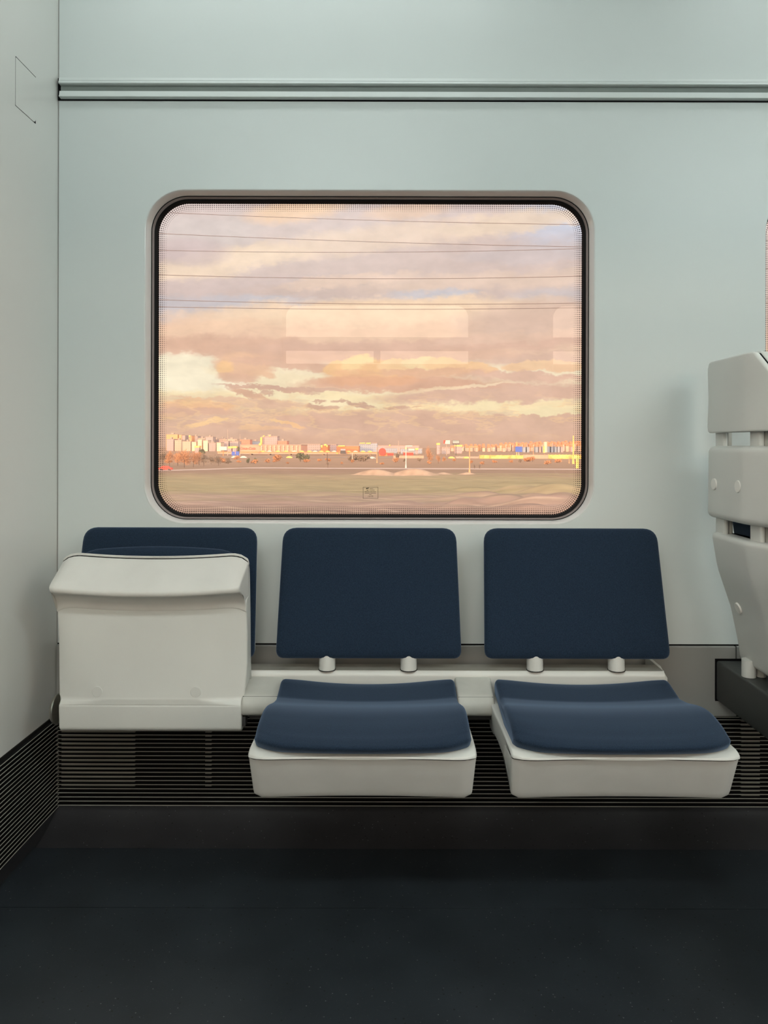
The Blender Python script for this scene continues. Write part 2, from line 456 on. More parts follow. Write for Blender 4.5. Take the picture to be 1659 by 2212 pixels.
def poly(bm, pts, y=.0492):
    bm.faces.new([bm.verts.new((rel(*p)[0], y, rel(*p)[1])) for p in pts])
poly(bm, [(790.9, 1054.2), (793.5, 1053.6), (793.5, 1056.6), (791.8, 1057.0)])
poly(bm, [(793.3, 1053.8), (796.9, 1053.2), (795.8, 1055.6), (794.2, 1055.4)])
poly(bm, [(792, 1059.2), (794.8, 1057.6), (795, 1058.4), (793.6, 1060), (792.4, 1060)])
poly(bm, [(795.3, 1058.6), (798, 1057.4), (797.2, 1059)])
obj('etched_emblem', bm, 'etch_black', w1, do_smooth=False)

def text(name, body, m, parent, loc, size, shear=0.0, rot=(math.pi / 2, 0, 0), ext=0.0):
    c = bpy.data.curves.new(name, 'FONT'); c.body = body; c.size = size; c.shear = shear; c.align_x = 'CENTER'; c.extrude = ext
    t = bpy.data.objects.new(name + '_curve', c); COL.objects.link(t); bpy.context.view_layer.update()
    me = bpy.data.meshes.new_from_object(t.evaluated_get(bpy.context.evaluated_depsgraph_get())); me.name = name
    me.materials.clear(); me.materials.append(M[m]); bpy.data.objects.remove(t); bpy.data.curves.remove(c)
    o = bpy.data.objects.new(name, me); COL.objects.link(o); o.parent = parent; o.location = loc; o.rotation_euler = rot
    return o
rx, rz = rel(800, 1073.6)
text('lettering', 'renfe', 'etch', w1, (rx, .0492, rz), .0072, .35)

# opposite windows: transom and pane
for i, x in enumerate((WX - .03, WX2 - .03)):
    w = bpy.data.objects.new('window_%d' % (i + 3), None); COL.objects.link(w); w.location = (x, YF, 0); struct(w, None, 'window')
    bm = bmesh.new(); box(bm, -.575, .575, -.06, -.02, 1.575, 1.655, .004)
    box(bm, -.02, .02, -.06, -.02, 1.50, 1.575, .004)
    obj('transom', bm, 'wall', w)
    bm = bmesh.new(); ring(bm, 0, (OZ0 + OZ1) / 2, .577, (OZ1 - OZ0) / 2 + .002, .09, [(-.004, .002), (0, -.002), (.012, -.03), (.02, -.06)]); obj('gasket', bm, 'gasket', w)

# ------------------------------------------------------------------ ventilation grilles
Z0, Z1 = 0.047, 0.286
gr = thing('vent_grille', 'black slatted heater grille along the wall under the seats', 'grille', (XL, 0, Z0))
bm = bmesh.new(); box(bm, .003, XR - XL, .004, .05, 0, Z1 - Z0); obj('backing', bm, 'slat_back', gr, do_smooth=False)
bm = bmesh.new()
nsl = 22; ph = (Z1 - Z0) / nsl
for k in range(nsl + 1):
    z = k * ph
    if k == nsl: z -= .004
    extrude_poly(bm, [(.004, z), (-.0068, z + .0003), (-.0074, z + .0009), (-.0068, z + .0020), (.004, z + .0024)], 'x', .004, XR - XL)
obj('slats', bm, 'slat', gr, ang=50)
bm = bmesh.new()
for k in range(nsl + 1):
    z = k * ph - (.004 if k == nsl else 0)
    box(bm, .004, XR - XL, -.0086, -.0072, z + .0004, z + .0018)
obj('slat_edges', bm, 'slat_edge', gr, do_smooth=False)['label'] = 'thin grey front edges of the slats'
for a, b in ((134, 292), (444, 457), (1600, 1640)):
    bm = bmesh.new()
    xa, xb = W(a, 1650, D).x - XL, W(b, 1650, D).x - XL
    for k in range(4 if b < 1600 else 2, nsl):
        extrude_poly(bm, [(.0042, k * ph + .0045), (-.0035, k * ph + .0060), (-.0035, k * ph + .0082), (.0042, k * ph + .0082)], 'x', xa, xb)
    obj('inner_plate', bm, 'slat_plate', gr, do_smooth=False)

gl = thing('vent_grille', 'black slatted grille at the foot of the partition wall', 'grille', (XL, 0, Z0))
bm = bmesh.new(); box(bm, 0.0002, .004, YF + .02, -.012, 0, .240); obj('backing', bm, 'slat_back', gl, do_smooth=False)
bm = bmesh.new()
for k in range(23):
    z = k * .240 / 23
    extrude_poly(bm, [(.003, z), (.0105, z + .0003), (.0112, z + .0009), (.0105, z + .0020), (.003, z + .0026)], 'y', YF + .02, -.012)
obj('slats', bm, 'slat', gl, ang=50)
bm = bmesh.new()
for k in range(23):
    z = k * .240 / 23; box(bm, .0110, .0122, YF + .02, -.012, z + .0004, z + .0017)
obj('slat_edges', bm, 'slat_edge', gl, do_smooth=False)['label'] = 'thin grey front edges of the slats'

# ------------------------------------------------------------------ bench: support rail, blocks, three tip-up seats
SX = [-0.557, -0.054, 0.4535]
rl = thing('seat_rail', 'cream support rail with a flat ledge carrying the tip-up seats', 'rail', (0, 0, .44))
xr = W(1435, 1457, 1.80).x
bm = bmesh.new()
pr = fillet([(-.096, .004, .002), (-.148, .006, .005), (-.155, -.004, .004), (-.151, -.060, .008), (-.110, -.065, .004), (-.096, -.060, .002)], 4)
extrude_poly(bm, pr, 'x', -.79, xr)
for xb in (-.70, -.3035, .1985, xr - .03): box(bm, xb - .012, xb + .012, -.098, -.0065, -.058, -.034)
obj('ledge', bm, 'plastic', rl, ang=40)
bm = bmesh.new(); box(bm, -.79, xr - .002, -.147, -.097, .0055, .0064); obj('ledge_dust', bm, 'dusty', rl, do_smooth=False)['label'] = 'dusty grey top of the ledge'
bm = bmesh.new(); extrude_poly(bm, [(-.012, .004), (-.100, .004), (-.146, -.012), (-.146, -.050), (-.012, -.070)], 'x', xr + .001, xr + .009)
obj('end_plate', bm, 'plastic', rl, do_smooth=False)
for sx in (-0.3035, 0.1985):
    bm = bmesh.new()
    pb = fillet([(-.140, -.003, .004), (-.222, -.030, .008), (-.238, -.046, .016), (-.238, -.073, .02), (-.205, -.082, .005), (-.140, -.082, .002)], 5)
    sweep(bm, pb, .0435, .006, lambda u, v, w: (u, v, w), 4, 4)
    b = obj('hinge_block', bm, 'block', rl, (sx, 0, 0), ang=50)
    b['label'] = 'greyer worn hinge block between two seats'
    bm = bmesh.new(); box(bm, -.0405, .0405, -.2245, -.2205, -.0335, -.0325)
    obj('joint_line', bm, 'gap', b, do_smooth=False)
    bm = bmesh.new(); box(bm, -.043, -.034, -.225, -.20, -.102, -.08, .001); box(bm, -.030, .040, -.20, -.15, -.094, -.08, .001)
    obj('bracket', bm, 'dark_metal', b, do_smooth=False)
bm = bmesh.new(); cyl(bm, (-.792, -.203, -.070), (-.784, -.203, -.070), .032, .035, 32, .002)
obj('hinge_cap', bm, 'metal', rl, ang=40)['label'] = 'round metal hinge cap at the end of the rail'

# pan outline pieces, (v forward, w up), v=w=0 at the hinge
def corner(u, hw, r, v, v1):
    """rounds the two front corners in plan"""
    e = max(0.0, abs(u) - (hw - r)) / r
    t = max(0.0, min(1.0, (v - (v1 - .10)) / .10))
    return -r * .55 * (1 - math.sqrt(max(0.0, 1 - min(e, 1) ** 2))) * t

HW = .221
def bow(u, v): return -.011 * (1 - min(1, (u / HW) ** 2)) * max(0, v / .366) ** 3
def shell_fn(u, v, w):
    uu = u
    s = max(0.0, min(1.0, (.050 - v) / .022)); uu = u * (1 - .042 * s)   # narrower hinge housing
    c = 1 - min(1, (u / (HW * .95)) ** 2); c1 = min(1, 1.45 * c)
    if w < -.03 and v < .25:
        w2 = w
        if .022 < v < .16: w2 = max(w - .016 * c1 * max(0, 1 - abs(v - .030) / .12), min(w, -.0618))
        w2 -= .004 * c * math.exp(-((v - .155) / .055) ** 2)
        g = max(0, min(1, (abs(u) - .178) / .040)) * max(0, min(1, (v - .036) / .03)) * max(0, min(1, (.245 - v) / .04)); w2 += .009 * g * g
        w = w2
    if w > -.01: w -= .007 * c
    return (uu, v + bow(u, v) + corner(u, HW, .048, v, .366), w)
def apron_fn(u, v, w):
    t = max(0, min(1, (-w - .016) / .088)); f = max(0, min(1, (v - .255) / .04))
    e = max(0, (abs(u) - (HW - .022)) / .022)
    return (u * (1 - .022 * t * f), v + bow(u, .366) + corner(u, HW, .048, .366, .366) * (1 - t), w + .010 * e ** 2.2 * t * f)
def cush_fn(u, v, w):
    c = 1 - min(1, (u / .213) ** 2)
    top = max(0, min(1, (w + .01) / .04))
    back = max(0, min(1, (.16 - v) / .16)); fr = max(0, min(1, (v - .10) / .26))
    s = max(0, min(1, (v - .10) / .12)); s = s * s * (3 - 2 * s)
    nb = max(0, min(1, (.06 - v) / .05))
    e = max(0, (abs(u) - .140) / .073)
    return (u * (.968 + .032 * s), v - .014 * (abs(u) / .213) ** 2 * fr ** 2 - .030 * e ** 2.2 * fr ** 3 + .018 * e ** 2.4 * nb, w - (.009 * back + .007) * c * top)

def build_pan(parent, angle):
    R = Matrix.Rotation(angle, 3, 'X')
    def place(fn):
        return lambda u, v, w: R @ Vector((fn(u, v, w)[0], -fn(u, v, w)[1], fn(u, v, w)[2]))
    P = fillet([(-.043, -.004, .01), (-.02, .018, .01), (.03, .022, .02), (.11, .012, .03), (.22, .008, .05), (.31, .002, .04), (.354, -.002, .015), (.370, -.0085, .006), (.3715, -.0148, .002), (.270, -.0148, .002), (.264, -.046, .012), (.14, -.047, .03), (.034, -.046, .006), (.021, -.062, .004), (-.035, -.060, .008), (-.043, -.050, .006)], 5)
    bm = bmesh.new(); sweep(bm, P, HW, .0045, place(shell_fn), 30, 5)
    sh = obj('seat_shell', bm, 'plastic', parent, ang=50)
    P = fillet([(.3645, -.0164, .002), (.313, -.096, .008), (.3035, -.1068, .007), (.293, -.1045, .008), (.283, -.066, .02), (.262, -.048, .012), (.247, -.047, .003), (.252, -.0164, .002)], 5)
    bm = bmesh.new(); sweep(bm, P, HW - .0005, .003, place(apron_fn), 34, 4)
    ap = obj('front_apron', bm, 'plastic_apron', parent, ang=50)
    ap['label'] = 'slightly greyer deep front lip below the joint line'
    bm = bmesh.new()
    P = [(.3657, -.0170), (.3657, -.0144), (.29, -.0144), (.29, -.0170)]
    sweep(bm, P, HW - .0025, .0005, place(lambda u, v, w: (u, v + bow(u, .366) + corner(u, HW, .048, .366, .366), w)), 40, 2)
    obj('joint_line', bm, 'gap', ap, do_smooth=False)
    P = fillet([(-.012, .024, .006), (-.014, .056, .012), (.004, .068, .014), (.030, .064, .02), (.100, .0420, .008), (.150, .0425, .03), (.205, .0500, .05), (.255, .0500, .05), (.315, .0390, .05), (.360, .0265, .03), (.383, .0150, .014), (.369, -.0010, .010), (.348, -.0085, .010), (.33, -.006, .02), (.2, .0, .03), (.08, .012, .03)], 6)
    bm = bmesh.new(); sweep(bm, P, .2125, .011, place(cush_fn), 34, 6)
    obj('seat_cushion', bm, 'fabric', parent, ang=70)
    for s in (-.122, .106):
        bm = bmesh.new(); z = -.0465 - .016 * min(1, 1.45 * (1 - (s / .21) ** 2)) * (1 - .022 / .12)
        a, b = R @ Vector((s, -.052, z + .006)), R @ Vector((s, -.052, z - .0016))
        cyl(bm, a, b, .0125, .0122, 28, .0005); c = obj('plug', bm, 'plastic', sh, ang=30)
    return sh

YH, ZH = -.175, .37
def build_back(parent):
    """parent sits at the hinge; build in carriage y,z minus the hinge"""
    yb, zb, yt, zt = -.165 - YH, .478 - ZH, -.088 - YH, .787 - ZH
    def xy(hw_scale, grow, d0, d1, crown, nu=16, nv=14):
        bm = bmesh.new()
        L = (Vector((0, yt, zt)) - Vector((0, yb, zb))); ln = L.length; L.normalize()
        N = Vector((0, -L.z, L.y))         # out of the front face
        h = ln / 2
        def loop(inset, depth):
            out = []
            for k, p in enumerate(fillet([(.2265 + grow, -h - grow, .024), (.2185 + grow, h + grow, .034), (-.2185 - grow, h + grow, .034), (-.2255 - grow, -h - grow, .024)], 6)):
                u, v = p
                s = 1 - inset / .2
                u, v = u * s, v * (1 - inset / h)
                # bowed bottom and top edges
                e = 1 - (u / .22) ** 2
                v += (.007 * e if v < 0 else .003 * e) * abs(v) / h
                out.append((u, v, depth))
            return out
        rings = [loop(.012, d0), loop(.003, d0 + .002), loop(0, d0 + .007), loop(0, d1 - .010), loop(.002, d1 - .0045), loop(.008, d1 - .001), loop(.02, d1 + crown * .15), loop(.05, d1 + crown * .5), loop(.10, d1 + crown * .85), loop(.15, d1 + crown)]
        mid = Vector((0, (yb + yt) / 2, (zb + zt) / 2))
        vs = [[bm.verts.new(mid + Vector((u, 0, 0)) + L * v + N * d) for u, v, d in r] for r in rings]
        n = len(vs[0])
        for a, b in zip(vs, vs[1:]):
            for i in range(n): bm.faces.new((a[i], a[(i + 1) % n], b[(i + 1) % n], b[i]))
        bm.faces.new(vs[0]); bm.faces.new(vs[-1]); return bm
    obj('backrest_shell', xy(1, -.0020, -.036, -.022, 0), 'plastic', parent, ang=40)
    obj('backrest_cushion', xy(1, 0, -.024, -.004, .004), 'fabric', parent, ang=70)
    for u in (-.101, .098):
        bm = bmesh.new(); cyl(bm, (u, -.140 - YH, .4455 - ZH), (u, -.136 - YH, .500 - ZH), .0198, n=28)
        p = obj('back_post', bm, 'plastic', parent, ang=40)
        bm = bmesh.new(); cyl(bm, (u, -.140 - YH, .4455 - ZH), (u, -.140 - YH, .4470 - ZH), .0212, n=28)
        obj('foot_ring', bm, 'gap', p, ang=40)
grp = 'tip-up seats under the window'
def seat(x, label, ang):
    t = thing('tip_up_seat', label, 'seat', (x, YH, ZH), grp)
    build_pan(t, ang); build_back(t); return t
seat(SX[0], 'tip-up seat folded up, cream underside showing, beside the partition', math.radians(-89))
seat(SX[1], 'open navy tip-up seat in the middle, below the window', math.radians(-6))
seat(SX[2], 'open navy tip-up seat next to the dark beam', math.radians(-6))

# ------------------------------------------------------------------ high-backed seat across the carriage and its beam
be = thing('support_beam', 'charcoal metal beam reaching out from the wall under the high seat', 'beam', (.925, 0, .38))
bm = bmesh.new(); box(bm, -.072, .072, -1.12, -.008, -.052, .052, .006, 3); obj('tube', bm, 'beam', be, ang=40)
bm = bmesh.new(); box(bm, -.0740, .0740, -.0085, -.0060, -.0545, .0560); obj('wall_flange', bm, 'gap', be, do_smooth=False)

hs = thing('high_back_seat', 'tall high-backed cream seat shell seen from behind, standing on the charcoal beam', 'seat', (.90, -.28, .433))
OX, OY, OZ = .90, -.28, .433
def dy(d): return d - D - OY
def shift(z):
    tab = [(.44, .080), (.505, .070), (.59, .052), (.69, .018), (.777, .003), (.82, -.003), (1.0, -.001), (1.11, .003), (1.21, .000)]
    for (a, b), (c, e) in zip(tab, tab[1:]):
        if z <= c: return b + (e - b) * max(0, (z - a)) / (c - a)
    return tab[-1][1]
def plan(zn, near, far=1.872, crease=True, x0=.797, t=.05):
    if crease:
        pts = [(x0 + .002, far, .022), (x0 - .002, 1.674, .012), (x0 + .072, near, .03), (x0 + .072 + t, near, .012), (x0 + t - .004, 1.674, .02), (x0 + t, far, .012)]
    else:
        md = max(1.672, near + .012); xn = x0 + .003 + (md - near) / 3
        pts = [(x0, far, .024), (x0 + .001, md, .022), (xn, near, .006), (xn + t, near, .004), (x0 + t + .002, md, .02), (x0 + t, far, .012)]
    return fillet(pts, 6)
def vloft(zs, nearf, far, crease, rr, t=.05, dx=0.0, zslope=0.0, grow=0.0):
    bm = bmesh.new(); loops = []
    z0, z1 = zs; st = []
    for k in range(6):
        th = math.pi / 2 * (1 - k / 5); st.append((z0 + rr - rr * math.sin(th), rr * (1 - math.cos(th))))
    for k in range(1, 14): st.append((z0 + rr + (z1 - z0 - 2 * rr) * k / 14, 0))
    for k in range(6):
        th = math.pi / 2 * k / 5; st.append((z1 - rr + rr * math.sin(th), rr * (1 - math.cos(th))))
    for z, off in st:
        pl = plan(z, nearf(z), far(z) if callable(far) else far, crease, t=t)
        pl = offset_in(pl, off - grow) if off - grow != 0 else pl
        loops.append([bm.verts.new((x + dx + shift(z) - OX, dy(d), z - OZ)) for x, d in pl])
    n = len(loops[0])
    for a, b in zip(loops, loops[1:]):
        for i in range(n): bm.faces.new((a[i], a[(i + 1) % n], b[(i + 1) % n], b[i]))
    bm.faces.new(loops[0]); bm.faces.new(loops[-1]); return bm
def hfar(z):
    e = max(0, (z - 1.178) / .026, (1.046 - z) / .022); e = min(e, 1)
    return 1.872 - .020 * (1 - math.sqrt(1 - e * e))
def hn(z): return 1.619 + (z - 1.165) * .83
obj('headrest', vloft((1.026, 1.204), hn, hfar, False, .0045, .012), 'plastic', hs, ang=40)
obj('headrest_front', vloft((1.028, 1.206), lambda z: hn(z) - .003, lambda z: hfar(z) - .002, False, .006, .016, .0155), 'plastic', hs, ang=40)['label'] = 'front half of the headrest beyond the dark seam'
obj('headrest_seam', vloft((1.030, 1.201), lambda z: hn(z) + .001, lambda z: hfar(z) - .003, False, .0015, .0055, .011), 'gap', hs, ang=40)
up = obj('upper_back', vloft((.815, .994), lambda z: 1.43, 1.876, True, .016), 'plastic', hs, ang=25)
obj('upper_cushion', vloft((.822, .986), lambda z: 1.44, 1.868, True, .014, .035, .050), 'fabric', hs, ang=40)
lb = obj('lower_back', vloft((.455, .779), lambda z: 1.43, 1.868, True, .014), 'plastic', hs, ang=25)
obj('lower_cushion', vloft((.465, .815), lambda z: 1.44, 1.850, True, .014, .035, .050), 'fabric', hs, ang=40)
def posts(z0, z1, x, d, w=.026, dep=.030):
    bm = bmesh.new(); a = dy(d)
    box(bm, x - OX, x + dep - OX, a - w, a + w, z0 - OZ, z1 - OZ, .005, 3)
    p = obj('link_post', bm, 'plastic', hs, ang=40)
    bm = bmesh.new(); box(bm, x + dep + .0015 - OX, x + dep + .012 - OX, a - w * .8, a + w * .8, z0 - OZ, z1 - OZ, .003, 2)
    obj('inner_plate', bm, 'block', p, ang=40)
for d, x in ((1.834, .812), (1.672, .820)):
    posts(.985, 1.032, x, d, .024, .012); posts(.77, .822, x + .002, d, .026, .012)
for d in (1.803, 1.60):
    bm = bmesh.new(); cyl(bm, (.872 - OX, dy(d), .433 - OZ), (.872 - OX, dy(d), .475 - OZ), .0165, n=24)
    obj('foot_post', bm, 'plastic', hs, ang=40)
    bm = bmesh.new(); cyl(bm, (.902 - OX, dy(d), .433 - OZ), (.902 - OX, dy(d), .475 - OZ), .011, n=20)
    obj('foot_post', bm, 'block', hs, ang=40)
for d, z, par, x in ((1.822, .900, up, .7955), (1.694, .901, up, .7945), (1.800, .60, lb, .8425)):
    bm = bmesh.new(); nrm = Vector((-1, 0, 0)) if par is up else Vector((-.94, 0, -.34)).normalized()
    p = Vector((x - OX, dy(d), z - OZ)) + (Vector((.001, 0, 0)) if par is up else Vector((.0035, 0, 0)))
    cyl(bm, p - nrm * .004, p + nrm * .0042, .0145, .0140, 28, .0008); obj('plug', bm, 'plug', par, ang=30)
# its seat on the far side
bm = bmesh.new(); box(bm, .0, .42, -.215, .215, .0, .05, .018, 4); obj('seat_base', bm, 'plastic', hs, (.04, -.02, .03), ang=40)
bm = bmesh.new(); box(bm, .0, .40, -.205, .205, .045, .085, .018, 4); obj('seat_pad', bm, 'fabric', hs, (.05, -.02, .03), ang=50)

# ------------------------------------------------------------------ ceiling lights
for i, (y, x0, x1, lab) in enumerate(((-.36, -.86, .35, 'ceiling light strip nearer the window, above the tip-up seats'), (-.36, .95, 2.70, 'ceiling light strip nearer the window, above the high-backed seat'),
                                      (-2.08, -.86, .30, 'ceiling light strip on the opposite side, beside the partition'), (-2.08, 1.40, 2.85, 'ceiling light strip on the opposite side, away from the partition'))):
    far = i > 1; wd, hw = .16, (x1 - x0) / 2
    t = thing('ceiling_light', lab, 'light', ((x0 + x1) / 2, y, ZC), 'ceiling light strips')
    bm = bmesh.new(); box(bm, -hw, hw, -wd / 2 - .02, wd / 2 + .02, -.012, -.001, .003); obj('frame', bm, 'ceiling', t)
    dz = -.055 if far else -.022
    bm = bmesh.new(); extrude_poly(bm, fillet([(-wd / 2, -.0125, 0), (-wd / 2, dz, .05), (wd / 2, dz, .05), (wd / 2, -.0125, 0)], 6), 'x', -hw + .02, hw - .02); obj('diffuser', bm, ('lamp_right' if i == 3 else 'lamp_far') if far else 'lamp', t)

